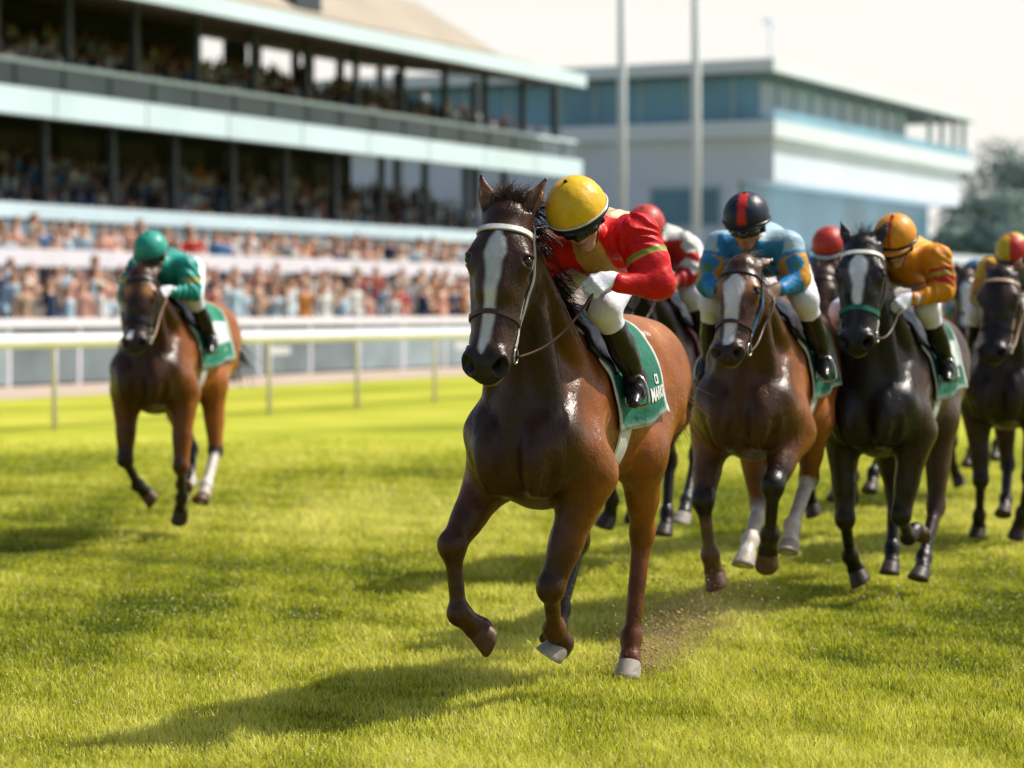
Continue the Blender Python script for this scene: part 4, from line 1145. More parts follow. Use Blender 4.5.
# --- dark brown at the right edge
hands = {1:(.43,.16,1.68), -1:(.46,-.08,1.67)}
CFG.append(dict(seed=51, res=.015, root=(3.70,17.8), theta=22, lift=.10,
    front=(.022,.012,.009), body=(.06,.026,.014), top=(.09,.04,.02), face=(.020,.012,.010), muzzle=(.016,.012,.012), earc=(.30,.14,.08), brow=(.10,.05,.03),
    label='dark brown racehorse with a tan bridle at the right edge',
    jlabel='jockey in yellow and red quartered cap at the right edge',
    J=dict(wide=1.04, headw=1.3, legk=1.15, legh=1.08, poll=(.71,.05,1.92), nose=(.95,.03,1.29), ears=(-.15,.04,-.02),
      FR=[(.16,-.20,.93),(.198,-.184,.40),(.03,-.229,.123),(-.03,-.245,.033),(-.02,-.25,-.035)],
      FL=[(.14,.20,.93),(.20,.172,.43),(.064,.094,.151),(.01,.062,.05),(.0,.046,-.02)],
      HL=[(-.62,.20,.98),(-.79,.15,.53),(-.60,.12,.16),(-.53,.11,.07),(-.50,.11,.0)],
      HR=[(-.62,-.18,.98),(-.635,-.14,.46),(-.33,-.10,.22),(-.24,-.09,.15),(-.19,-.09,.10)]),
    legs=dict(FR=dict(b0=.6,b1=1.0,low=BLACK_PT), FL=dict(b0=.6,b1=1.0,low=BLACK_PT), HL=dict(b0=.8,b1=1.2,low=BLACK_PT), HR=dict(b0=.8,b1=1.2,low=BLACK_PT)),
    hoof=dict(FR='hoof_dark',FL='hoof_dark',HL='hoof_dark',HR='hoof_dark'),
    bridle=('strap_tan','leather_brown','leather_black'), mane_side=.2, mane_n=300, forelock_n=60, tail_n=200, rein='strap_tan',
    hands=hands, feet={1:(-.07,.37,1.25),-1:(-.10,-.33,1.235)}, cloth=GREEN, text=[('5',.8)], text_u=(.66,.80), text_s=.3, 
    silks=silks_yellow, cap=cap_plain((.72,.52,.02), np.array((.58,.03,.02)), quarters=True), peak=.03, rig=rig(lean=.06, face=(.86,-.05,-.50), hands=hands, head=(.42,.03,2.03))))
# --- red and white silks half hidden behind the leader
hands = {1:(.43,.16,1.68), -1:(.46,-.08,1.67)}
CFG.append(dict(seed=61, res=.015, root=(.953,16.), theta=20, lift=.20,
    front=(.020,.014,.013), body=(.045,.026,.020), top=(.08,.05,.04), face=(.020,.014,.012), earc=(.04,.02,.015),
    label='dark racehorse with a white and red cloth, half hidden behind the leader',
    jlabel='jockey in red cap and white and red silks behind the leading jockey',
    J=dict(wide=1.06, headw=1.2, legk=1.1, legh=1.05, poll=(.72,.0,1.92), nose=(.96,.0,1.38),
      FR=[(.16,-.20,.93),(.372,-.192,.568),(.233,-.227,.295),(.189,-.258,.191),(.195,-.281,.125)],
      FL=[(.14,.20,.93),(.25,.05,.52),(.098,-.10,.319),(.025,-.13,.226),(.020,-.135,.150)],
      HL=[(-.62,.20,.98),(-.677,.10,.546),(-.376,.115,.258),(-.281,.12,.175),(-.255,.11,.105)],
      HR=[(-.62,-.18,.98),(-.76,-.12,.50),(-.62,-.10,.15),(-.56,-.09,.06),(-.53,-.09,-.005)]),
    legs=dict(FR=dict(low=BLACK_PT), FL=dict(low=BLACK_PT), HL=dict(b0=.9,b1=1.2,low=(.03,.03,.035)), HR=dict(low=BLACK_PT)),
    hoof=dict(FR='hoof_dark',FL='hoof_dark',HL='hoof_grey',HR='hoof_dark'),
    bridle=('leather_black','leather_black','leather_black'), mane_side=.2, mane_n=300, forelock_n=60, tail_n=200,
    hands=hands, feet={1:(-.07,.37,1.25),-1:(-.10,-.33,1.235)}, cloth=((.70,.70,.68),(.55,.04,.03)), text=[('4',.8)], text_u=(.66,.80), text_s=.3, 
    silks=silks_redwhite, cap=cap_plain((.60,.06,.05)), peak=.035, peakm='strap_white', glove='glove', rig=rig(lean=.07, dz=.02, face=(.82,.15,-.55), hands=hands)))
# --- blue and red silks between the blue rider and the orange rider
hands = {1:(.43,.14,1.68), -1:(.46,-.10,1.67)}
CFG.append(dict(seed=71, res=.016, root=(2.50,18.), theta=21, lift=.15,
    front=(.06,.03,.02), body=(.20,.09,.04), top=(.24,.12,.06), face=(.07,.03,.02), earc=(.15,.07,.04),
    label='bay racehorse mostly hidden between the blue rider and the orange rider',
    jlabel='jockey in red cap and pale blue and red silks between two riders in front',
    J=dict(wide=1.06, poll=(.70,.0,1.88), nose=(.95,.0,1.36), FR=CFG[1]['J']['FR'], FL=CFG[1]['J']['FL'], HL=CFG[1]['J']['HL'], HR=CFG[1]['J']['HR']),
    legs=dict(FR=dict(low=BLACK_PT), FL=dict(low=BLACK_PT), HL=dict(low=BLACK_PT), HR=dict(low=BLACK_PT)),
    hoof=dict(FR='hoof_dark',FL='hoof_dark',HL='hoof_dark',HR='hoof_dark'),
    bridle=('leather_black','leather_black','leather_black'), mane_n=200, forelock_n=60, tail_n=160,
    hands=hands, feet={1:(-.07,.37,1.25),-1:(-.10,-.33,1.235)}, cloth=((.70,.70,.68),(.02,.14,.09)), text=[('6',.8)], text_u=(.66,.80), text_s=.3,
    silks=silks_bluered, cap=cap_plain((.58,.045,.03)), peak=.03, peakm='strap_white', rig=rig(lean=-.02, face=(.86,.1,-.50), hands=hands)))
# --- blazed horse behind, between the orange rider and the right edge
hands = {1:(.43,.14,1.68), -1:(.46,-.10,1.67)}
CFG.append(dict(seed=81, res=.017, root=(4.262,22.), theta=21, lift=.15,
    front=(.05,.024,.016), body=(.12,.05,.025), top=(.15,.07,.035), face=(.05,.024,.016), earc=(.10,.05,.03),
    label='rearmost dark bay racehorse with a long white blaze',
    jlabel='rearmost jockey in blue and orange silks mostly hidden behind the right hand riders',
    J=dict(wide=1.06, poll=(.72,.03,1.92), nose=(.95,.06,1.33), FR=CFG[2]['J']['FR'], FL=CFG[1]['J']['FL'], HL=CFG[1]['J']['HL'], HR=CFG[1]['J']['HR']),
    legs=dict(FR=dict(low=BLACK_PT), FL=dict(low=BLACK_PT), HL=dict(low=BLACK_PT), HR=dict(low=BLACK_PT)),
    hoof=dict(FR='hoof_dark',FL='hoof_dark',HL='hoof_dark',HR='hoof_dark'),
    blaze=[(.08,.02,0),(.14,.040,0),(.22,.034,0),(.36,.028,0),(.48,.035,0),(.52,.0,0)],
    bridle=('leather_black','leather_black','leather_brown'), mane_n=200, forelock_n=60, tail_n=160,
    hands=hands, feet={1:(-.07,.37,1.25),-1:(-.10,-.33,1.235)}, cloth=GREEN, text=[('8',.8)], text_u=(.66,.80), text_s=.3,
    silks=silks_bluepink, cap=cap_plain((.05,.20,.42)), peak=.03, rig=rig(lean=.06, dz=-.16, face=(.86,-.05,-.50), hands=hands)))
# ------------------------------------------------------------------ the setting.  s runs along the rail, D is the distance from it
ANG = math.atan(1208/2400.)
UX = np.array([math.sin(ANG), math.cos(ANG), 0.]); NX = np.array([-math.cos(ANG), math.sin(ANG), 0.])
RZ = math.pi/2 - ANG
def W_(s, D, z=0.): return UX*s + NX*D + np.array([0,0,z])

class SB(MB):
    """boxes given as ranges of s, D and z, relative to a base point"""
    def __init__(s, s0=0., D0=0.):
        super().__init__(); s.o = (s0, D0)
    def bx(s, s0, s1, d0, d1, z0, z1, mi=0):
        a, b = s.o; p = [(s0-a,d0-b,z0),(s1-a,d0-b,z0),(s1-a,d1-b,z0),(s0-a,d1-b,z0),(s0-a,d0-b,z1),(s1-a,d0-b,z1),(s1-a,d1-b,z1),(s0-a,d1-b,z1)]
        s.hexa(p, mi)
    def prof(s, pts, s0, s1, mi=0):
        """(D,z) outline swept from s0 to s1"""
        a, b = s.o; n = len(pts)
        vs = [(s0-a,d-b,z) for d,z in pts] + [(s1-a,d-b,z) for d,z in pts]
        fs = [tuple(range(n)), tuple(range(2*n-1,n-1,-1))] + [(i,n+i,n+(i+1)%n,(i+1)%n) for i in range(n)]
        s.add(vs, fs, mi)

def fix_normals(o):
    bm = bmesh.new(); bm.from_mesh(o.data); bmesh.ops.recalc_face_normals(bm, faces=bm.faces); bm.to_mesh(o.data); bm.free(); return o

def build_setting():
    # ---- ground: one sheet, with mown stripes and clumps in the material
    gm, nt, b = new_mat('turf')
    tc = nd(nt,'ShaderNodeTexCoord')
    n1 = nd(nt,'ShaderNodeTexNoise'); n1.inputs['Scale'].default_value = .55; n1.inputs['Detail'].default_value = 6
    n2 = nd(nt,'ShaderNodeTexNoise'); n2.inputs['Scale'].default_value = 9.; n2.inputs['Detail'].default_value = 8; n2.inputs['Roughness'].default_value = .7
    mp = nd(nt,'ShaderNodeMapping'); mp.inputs['Rotation'].default_value = (0,0,-RZ); mp.inputs['Scale'].default_value = (.05,.35,1)
    n3 = nd(nt,'ShaderNodeTexNoise'); n3.inputs['Scale'].default_value = 1.; n3.inputs['Detail'].default_value = 3
    nt.links.new(tc.outputs['Object'], n1.inputs['Vector']); nt.links.new(tc.outputs['Object'], n2.inputs['Vector'])
    nt.links.new(tc.outputs['Object'], mp.inputs[0]); nt.links.new(mp.outputs[0], n3.inputs['Vector'])
    ad = nd(nt,'ShaderNodeMath', operation='ADD'); nt.links.new(n1.outputs[0], ad.inputs[0]); nt.links.new(n3.outputs[0], ad.inputs[1])
    ad2 = nd(nt,'ShaderNodeMath', operation='MULTIPLY_ADD'); nt.links.new(n2.outputs[0], ad2.inputs[0]); ad2.inputs[1].default_value = .7; nt.links.new(ad.outputs[0], ad2.inputs[2])
    cr = nd(nt,'ShaderNodeValToRGB'); e = cr.color_ramp.elements
    e[0].position = .95/2; e[0].color = (*GRASS['dark'],1); e[1].position = 1.75/2; e[1].color = (*GRASS['light'],1)
    e2 = cr.color_ramp.elements.new(1.35/2); e2.color = (*GRASS['mid'],1)
    hf = nd(nt,'ShaderNodeMath', operation='MULTIPLY'); hf.inputs[1].default_value = .5; nt.links.new(ad2.outputs[0], hf.inputs[0])
    wv = nd(nt,'ShaderNodeVectorMath', operation='DOT_PRODUCT'); wv.inputs[1].default_value = tuple(NX); nt.links.new(tc.outputs['Object'], wv.inputs[0])
    wm = nd(nt,'ShaderNodeMath', operation='MULTIPLY'); wm.inputs[1].default_value = 2*math.pi/4.6; nt.links.new(wv.outputs['Value'], wm.inputs[0])
    ws = nd(nt,'ShaderNodeMath', operation='SINE'); nt.links.new(wm.outputs[0], ws.inputs[0])
    wa = nd(nt,'ShaderNodeMath', operation='MULTIPLY_ADD'); wa.inputs[1].default_value = .075; nt.links.new(ws.outputs[0], wa.inputs[0]); nt.links.new(hf.outputs[0], wa.inputs[2])
    nt.links.new(wa.outputs[0], cr.inputs[0])
    # ground colour darker in the near turf under the standing blades, full strength farther off
    sp = nd(nt,'ShaderNodeSeparateXYZ'); nt.links.new(tc.outputs['Object'], sp.inputs[0])
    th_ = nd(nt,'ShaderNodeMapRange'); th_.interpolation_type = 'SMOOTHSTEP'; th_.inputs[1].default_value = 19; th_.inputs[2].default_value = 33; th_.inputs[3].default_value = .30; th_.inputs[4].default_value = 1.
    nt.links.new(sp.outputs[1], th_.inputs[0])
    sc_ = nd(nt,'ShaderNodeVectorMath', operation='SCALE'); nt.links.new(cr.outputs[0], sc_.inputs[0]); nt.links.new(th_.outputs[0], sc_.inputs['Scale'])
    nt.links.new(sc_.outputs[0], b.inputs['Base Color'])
    b.inputs['Roughness'].default_value = .9; b.inputs['Specular IOR Level'].default_value = .1
    bp = nd(nt,'ShaderNodeBump'); bp.inputs['Strength'].default_value = .6; bp.inputs['Distance'].default_value = .04
    nt.links.new(n2.outputs[0], bp.inputs['Height']); nt.links.new(bp.outputs[0], b.inputs['Normal'])
    g = MB(); g.add([(-900,-300,0),(900,-300,0),(900,1800,0),(-900,1800,0)], [(0,1,2,3)])
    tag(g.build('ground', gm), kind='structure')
    pm = simple_mat('path_sand', (.55,.44,.36), rough=.9, spec=.1, nscale=1.2, var=.12)
    p = MB(); p.add([W_(-60,29.9,.004), W_(320,29.9,.004), W_(320,34.6,.004), W_(-60,34.6,.004)], [(3,2,1,0)])
    tag(p.build('path', pm), kind='structure')

    pv = simple_mat('added_grey_paving', (.17,.17,.175), rough=.9, spec=.1, nscale=.4, var=.2)  # sheet added so the stands get neutral bounce light, not yellow-green
    p = MB(); p.add([W_(-60,34.604,.008), W_(330,34.604,.008), W_(330,110,.008), W_(-60,110,.008)], [(3,2,1,0)])
    tag(p.build('added_paving', pv), kind='structure')
    white = simple_mat('white_rail_paint', (.88,.85,.93), rough=.45, nscale=2., var=.05)
    wpost = simple_mat('white_post_paint', (.86,.78,.98), rough=.45, nscale=2., var=.05)
    # ---- running rail
    r0 = (60, 21.7)
    rr = empty('running_rail', tuple(W_(*r0)), RZ); tag(rr, 'white running rail on slim posts along the edge of the turf track', 'rail')
    m = SB(*r0); pr = []
    for k in range(14):
        q = 2*math.pi*k/14; pr.append((21.7+.09*math.cos(q), 1.30+.105*math.sin(q)))
    m.prof(pr, -10, 190); fix_normals(m.build('rail', white, rr, smooth=False))
    k = 0
    s = 28.27 - 2.9*13
    while s < 175 and k < 70:
        m = SB(*r0); m.tube([(s-60,.0,0),(s-60,.0,1.15),(s-60,.04,1.28)], [.045,.042,.040], 8); m.build('post', wpost, rr, smooth=True)
        s += 2.9; k += 1
    # ---- perimeter fence of grey boards with white cap
    f0 = (80, 34.6); ff = empty('perimeter_fence', tuple(W_(*f0)), RZ); tag(ff, 'grey board fence with white top rail between path and spectators', 'fence')
    gb = simple_mat('grey_board', (.17,.215,.24), rough=.5, nscale=.8, var=.25)
    gb2 = simple_mat('blue_grey_board', (.28,.36,.40), rough=.5, nscale=.8, var=.25)
    wl = simple_mat('pale_board_label', (.62,.64,.62), rough=.5, nscale=2, var=.08)
    m = SB(*f0); m.bx(0,200,34.52,34.74,1.36,1.55); m.build('top_rail', white, ff)
    r = random.Random(3)
    for i in range(54):
        s = 20 + i*2.6
        m = SB(*f0); m.bx(s+.04,s+2.54,34.58,34.66,.06,1.355); bd = m.build('board', gb if r.random() < .6 else gb2, ff)
        if r.random() < .75:
            a = r.uniform(.2,.7); m = SB(*f0); m.bx(s+a,s+a+r.uniform(.8,1.4),34.572,34.579,.55,.76); m.build('board_label', wl, bd)
        m = SB(*f0); m.bx(s-.04,s+.04,34.57,34.69,0,1.355); m.build('post', white, ff)
    # ---- spectator terrace: two tiers of concrete steps
    t0 = (90, 41.); tt = empty('spectator_terrace', tuple(W_(*t0)), RZ); tag(tt, 'stepped concrete terrace in two tiers with white front rails below the grandstand', 'terrace')
    conc = simple_mat('terrace_concrete', (.22,.19,.17), rough=.8, nscale=1.5, var=.2)
    m = SB(*t0)
    pts = [(35.6,0.),(35.6,.30)]
    for i,(d,z) in enumerate(TIER1): pts += [(d-.69,z),(d+.71,z)]
    pts += [(40.9,.85),(40.9,0)]
    m.prof(pts, 20, 190); fix_normals(m.build('lower_tier', conc, tt))
    m = SB(*t0); pts = [(41.1,0.),(41.1,1.85)]
    for i,(d,z) in enumerate(TIER2): pts += [(d-.8,z),(d+.8,z)]
    pts += [(47.5,2.28),(47.5,0)]
    m.prof(pts, 20, 190); fix_normals(m.build('upper_tier', conc, tt))
    m = SB(*t0); m.bx(20,190,40.92,41.05,2.95,3.42); m.build('front_rail', white, tt)
    m = SB(*t0)
    for i in range(60): m.bx(20+i*2.8,20.08+i*2.8,40.93,41.03,1.0,2.95)
    m.build('rail_support', white, tt)

def build_grandstand():
    o = (80, 50.); gs = empty('grandstand', tuple(W_(*o)), RZ)
    tag(gs, 'two deck grandstand with dark open decks, pale fascias and a tan pitched roof', 'grandstand')
    S0, S1, SR = 38., 106., 103.
    pale = simple_mat('pale_blue_fascia', (.70,.88,.97), rough=.5, nscale=.3, var=.08)
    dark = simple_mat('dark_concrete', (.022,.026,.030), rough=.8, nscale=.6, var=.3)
    grey = simple_mat('smoked_parapet', (.095,.14,.17), rough=.3, nscale=.5, var=.25)
    sof = simple_mat('brown_soffit', (.20,.15,.11), rough=.7, nscale=.4, var=.15)
    tan = simple_mat('tan_roof_sheet', (.40,.345,.27), rough=.7, nscale=.25, var=.14, bump=.2, bscale=4)
    steel = simple_mat('dark_steel_column', (.045,.065,.08), rough=.5, nscale=1, var=.2)
    latt = simple_mat('blue_grey_lattice', (.18,.27,.32), rough=.6, nscale=.8, var=.2)
    def P(name, mat, fn, parent=gs, fix=True):
        m = SB(*o); fn(m); ob = m.build(name, mat, parent)
        return fix_normals(ob) if fix else ob
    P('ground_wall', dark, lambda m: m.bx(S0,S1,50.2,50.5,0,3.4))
    P('lower_parapet', latt, lambda m: m.bx(S0,S1,49.92,50.1,3.3,4.75))
    P('lower_rail', pale, lambda m: m.bx(S0,S1+.1,49.84,50.12,4.78,5.28))
    def stairs(m, d0, z0, dd, dz, n, base):
        pts = [(d0, z0-base)]
        for i in range(n): pts += [(d0+i*dd, z0+i*dz),(d0+(i+1)*dd, z0+i*dz)]
        pts += [(d0+n*dd, z0+(n-1)*dz-base)]
        m.prof(pts, S0, S1)
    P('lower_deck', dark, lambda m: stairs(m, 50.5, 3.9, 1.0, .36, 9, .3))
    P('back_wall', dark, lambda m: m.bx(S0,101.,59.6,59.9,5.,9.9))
    pan = simple_mat('grey_back_panel', (.05,.055,.06), rough=.6, nscale=1, var=.3)
    for k in range(8): P('back_panel', pan, lambda m: m.bx(70+k*3.9,72.6+k*3.9,59.50,59.597,7.6,8.8))
    P('upper_fascia', pale, lambda m: m.bx(S0,S1+.4,49.7,50.2,8.17,9.07))
    P('upper_slab', dark, lambda m: m.prof([(50.2,8.2),(50.2,9.05),(51,9.05),(60,12.0),(60,10.2)], S0, S1))
    for s in np.arange(44,105,5.2): P('fascia_joint', grey, lambda m: m.bx(s,s+.05,49.690,49.697,8.2,9.05))
    for s in np.arange(42,105,2.6): P('parapet_post', steel, lambda m: m.bx(s,s+.07,49.80,49.846,9.1,9.86))
    P('upper_parapet', grey, lambda m: m.bx(S0,S1,49.85,49.95,9.09,9.86))
    P('upper_rail', pale, lambda m: m.bx(S0,S1,49.80,50.0,9.88,10.02))
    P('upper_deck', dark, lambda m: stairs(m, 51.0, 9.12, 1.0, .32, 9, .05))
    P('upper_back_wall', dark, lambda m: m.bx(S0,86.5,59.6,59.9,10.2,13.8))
    def openwall(m):
        m.bx(86.5,S1,59.6,59.9,10.2,12.2)
        for s in (86.5,90.2,92.6,95.9,97.2,100.,103.9): m.bx(s,s+.35+(s<92)*1.2,59.6,59.9,12.2,13.85)
    P('window_wall', dark, openwall)
    for i,s in enumerate(np.arange(101.9, 45, -3.9)):
        P('column', steel, lambda m: m.bx(s-.11,s+.11,50.6,50.85,9.12,12.7))
        P('column', steel, lambda m: m.bx(s-.12,s+.12,51.6,51.85,4.3,8.4))
    for s in (105.6,):
        P('column', steel, lambda m: m.bx(s-.18,s+.18,50.6,50.95,9.12,12.7)); P('column', steel, lambda m: m.bx(s-.18,s+.18,59.4,59.8,4.3,13.8)); P('column', steel, lambda m: m.bx(s-.18,s+.18,55,55.35,4.6,13.2))
    P('roof_fascia', pale, lambda m: m.bx(S0,SR+.1,47.95,48.2,12.3,12.9))
    P('soffit', sof, lambda m: m.prof([(48.2,12.32),(60.4,13.9),(60.4,14.1),(48.2,12.6)], S0, SR))
    rf = P('roof', tan, lambda m: m.prof([(48.2,12.62),(48.2,12.92),(54.6,14.6),(60.6,14.75),(60.6,14.12)], S0, SR))
    def ridge(m):
        a,b = m.o; s0,s1,s2 = S0-a, 98.5-a, 102.-a
        vs = [(s0,52.-b,13.95),(s0,54.6-b,16.2),(s0,59.-b,16.2),(s0,60.5-b,14.76),(s2,52.-b,13.95),(s1,54.6-b,16.2),(s1,59.-b,16.2),(s2,60.5-b,14.76)]
        m.hexa([vs[0],vs[4],vs[7],vs[3],vs[1],vs[5],vs[6],vs[2]])
    P('roof_ridge', tan, ridge)
    P('roof_vent', steel, lambda m: m.bx(84.,86.,52.2,53.2,14.2,15.2))
    return gs

def build_clubhouse():
    o = (150, 60.); cb = empty('clubhouse', tuple(W_(*o)), RZ)
    tag(cb, 'white modern clubhouse with flat overhanging roof and teal glass upper floor behind the grandstand', 'clubhouse')
    white = simple_mat('hazy_white_render', (.72,.82,.95), rough=.6, nscale=.2, var=.05)  # clubhouse colours lightened and blued: distance haze put into the materials
    roofm = simple_mat('hazy_white_roof_edge', (.77,.87,.94), rough=.5, nscale=.2, var=.05)
    glass = simple_mat('hazy_teal_glass', (.17,.40,.56), rough=.25, spec=.5, nscale=.15, var=.25)
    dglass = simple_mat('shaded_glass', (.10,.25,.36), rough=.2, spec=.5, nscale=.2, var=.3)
    sofm = simple_mat('grey_soffit', (.16,.20,.22), rough=.7, var=.05)
    mull = simple_mat('pale_mullion', (.42,.56,.62), rough=.5, var=.05)
    def P(name, mat, fn, parent=cb):
        m = SB(*o); fn(m); return fix_normals(m.build(name, mat, parent))
    A, Z = 133.8, 172.5
    P('roof', roofm, lambda m: m.bx(A-1.6,Z+2.5,49.4,82,15.75,16.5))
    P('soffit', sofm, lambda m: m.bx(A-1.4,Z+2.3,49.6,81.8,15.66,15.747))
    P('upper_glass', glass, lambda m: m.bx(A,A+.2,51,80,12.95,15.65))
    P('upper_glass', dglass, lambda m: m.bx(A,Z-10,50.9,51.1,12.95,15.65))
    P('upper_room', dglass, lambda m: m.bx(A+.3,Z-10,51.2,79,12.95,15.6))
    for d in np.arange(52.5,80,3.0): P('mullion', mull, lambda m: m.bx(A-.08,A-.002,d,d+.16,12.96,15.64))
    for s in np.arange(A+3,Z-10,3.): P('mullion', mull, lambda m: m.bx(s,s+.14,50.80,50.897,12.96,15.64))
    for s in (Z-7,Z-4,Z-1,Z+1.5): P('column', mull, lambda m: m.bx(s,s+.3,50.0,50.3,12.94,15.65))
    P('balcony', roofm, lambda m: m.bx(A-1.2,Z+2.2,49.5,82,11.95,12.93))
    P('balcony_glass', glass, lambda m: m.bx(A-.9,Z+2,49.7,49.76,12.94,13.6))
    P('wall', white, lambda m: m.bx(A,Z,50,80,9.4,11.94))
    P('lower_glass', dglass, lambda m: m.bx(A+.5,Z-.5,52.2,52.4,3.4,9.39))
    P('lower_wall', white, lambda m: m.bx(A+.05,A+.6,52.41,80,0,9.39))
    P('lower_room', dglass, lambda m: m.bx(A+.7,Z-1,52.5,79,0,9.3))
    wf = P('window', mull, lambda m: m.bx(A-.04,A+.046,53.3,58.0,6.7,9.2)); P('pane', dglass, lambda m: m.bx(A-.07,A-.043,53.5,57.8,6.9,9.0), wf)
    P('terrace_roof', roofm, lambda m: m.bx(A+2,Z+18,46.5,52.1,4.9,5.5))
    P('terrace_wall', white, lambda m: m.bx(A+2,Z+18,50.0,50.3,0,3.9))
    for s in np.arange(A+3,Z+18,4.): P('post', mull, lambda m: m.bx(s,s+.25,46.7,46.95,0,4.9))
    # masts
    mp = simple_mat('white_mast', (.86,.92,.98), rough=.4, var=.05)
    for (px, d, r_, hgt, lab) in ((696,132.,.27,26.,'thick white mast standing right of the other mast in front of the clubhouse'),(622,126.,.25,25.,'white mast standing nearer the grandstand end in front of the clubhouse')):
        x = (px-512)/2400*d; t = empty('mast', (x,d,0)); tag(t, lab, 'mast', 'tall white masts')
        m = MB(); m.tube([(0,0,0),(0,0,hgt*.5),(0,0,hgt)], [r_,r_*.92,r_*.8], 14); m.build('pole', mp, t, smooth=True)
        m = MB(); m.tube([(0,0,0),(0,0,.5)], [r_*1.7,r_*1.7], 14); m.build('base', mp, t)
        m = MB(); m.tube([(0,0,hgt),(0,0,hgt+.2),(0,0,hgt+.4)], [r_*1.2,r_*1.3,.05], 12); m.build('finial', mp, t, smooth=True)
    d = 165.; x = (770-512)/2400*d; t = empty('roof_lamp', (x,d,16.5)); tag(t, 'thin lamp pole rising from the clubhouse roof', 'lamp')
    m = MB(); m.tube([(0,0,0),(0,0,5.0)], [.09,.07], 8); m.build('pole', mp, t, smooth=True)
    m = MB(); m.tube([(-.5,0,5.0),(.5,0,5.0)], [.16,.16], 8); m.tube([(0,0,4.8),(0,0,5.1),(0,0,5.4)],[.1,.35,.1],10); m.build('lamp_head', mp, t, smooth=True)

def build_trees():
    lm, nt, b = new_mat('hazy_foliage')
    at = nd(nt,'ShaderNodeAttribute', attribute_name='Col'); nt.links.new(at.outputs['Color'], b.inputs['Base Color'])
    b.inputs['Roughness'].default_value = .8; b.inputs['Specular IOR Level'].default_value = .1
    bark = simple_mat('hazy_bark', (.10,.09,.08), rough=.9)
    spots = [(958,205,9.,3.8,'low round tree beside the clubhouse corner'),(975,214,13.,5.,'mid height tree second from the clubhouse'),(996,222,18.5,6.,'tallest broad tree on the right skyline'),
             (1022,214,16.,5.6,'broad tree at the right edge of the picture'),(1010,190,11.5,4.8,'shorter dark tree in front at the right edge'),(1050,226,17.,6.,'tree just past the right edge'),(984,188,8.5,4.2,'bushy low tree in front of the tall one'),(1078,220,16.,6.,'farther tree past the right edge')]
    r = np.random.default_rng(5)
    for (px,d,H,R_,lab) in spots:
        x = (px-512)/2400*d; t = empty('tree', (x,d,0)); tag(t, lab, 'tree', 'hazy trees right of the clubhouse')
        m = MB(); m.tube([(0,0,0),(.1,.1,H*.3),(.2,0,H*.6)], [.35,.28,.12], 8)
        for k in range(5):
            a = k*1.26; m.tube([(.1,.05,H*.3),(math.cos(a)*R_*.35,math.sin(a)*R_*.35,H*.55)], [.16,.05], 6)
        m.build('trunk', bark, t, smooth=True)
        nc = 16; ctr = np.stack([r.normal(0,R_*.42,nc), r.normal(0,R_*.42,nc), r.uniform(H*.35,H*.9,nc)],1); ctr[0] = (0,0,H*.86)
        cr = r.uniform(R_*.26,R_*.46,nc)
        nl = 3600; ci = r.integers(0,nc,nl); dr = r.normal(size=(nl,3)); dr /= np.linalg.norm(dr,axis=1,keepdims=True)
        p = ctr[ci] + dr*(cr[ci]*r.uniform(.55,1.08,nl))[:,None]*np.array([1,1,.85])
        a1 = np.cross(dr, r.normal(size=(nl,3))); a1 /= np.linalg.norm(a1,axis=1,keepdims=True); a2 = np.cross(dr,a1)+dr*.4
        sz = r.uniform(.14,.34,nl)[:,None]
        V = np.stack([p-a1*sz, p-a2*sz*.6, p+a1*sz, p+a2*sz*.6],1).reshape(-1,3)
        F = np.arange(nl*4).reshape(nl,4)
        base = np.array([.27,.36,.34]) if H > 10 else np.array([.23,.32,.28])
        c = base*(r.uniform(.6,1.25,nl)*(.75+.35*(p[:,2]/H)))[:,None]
        mesh_from('crown', V, F, lm, t, smooth=False, col=np.repeat(c,4,0))

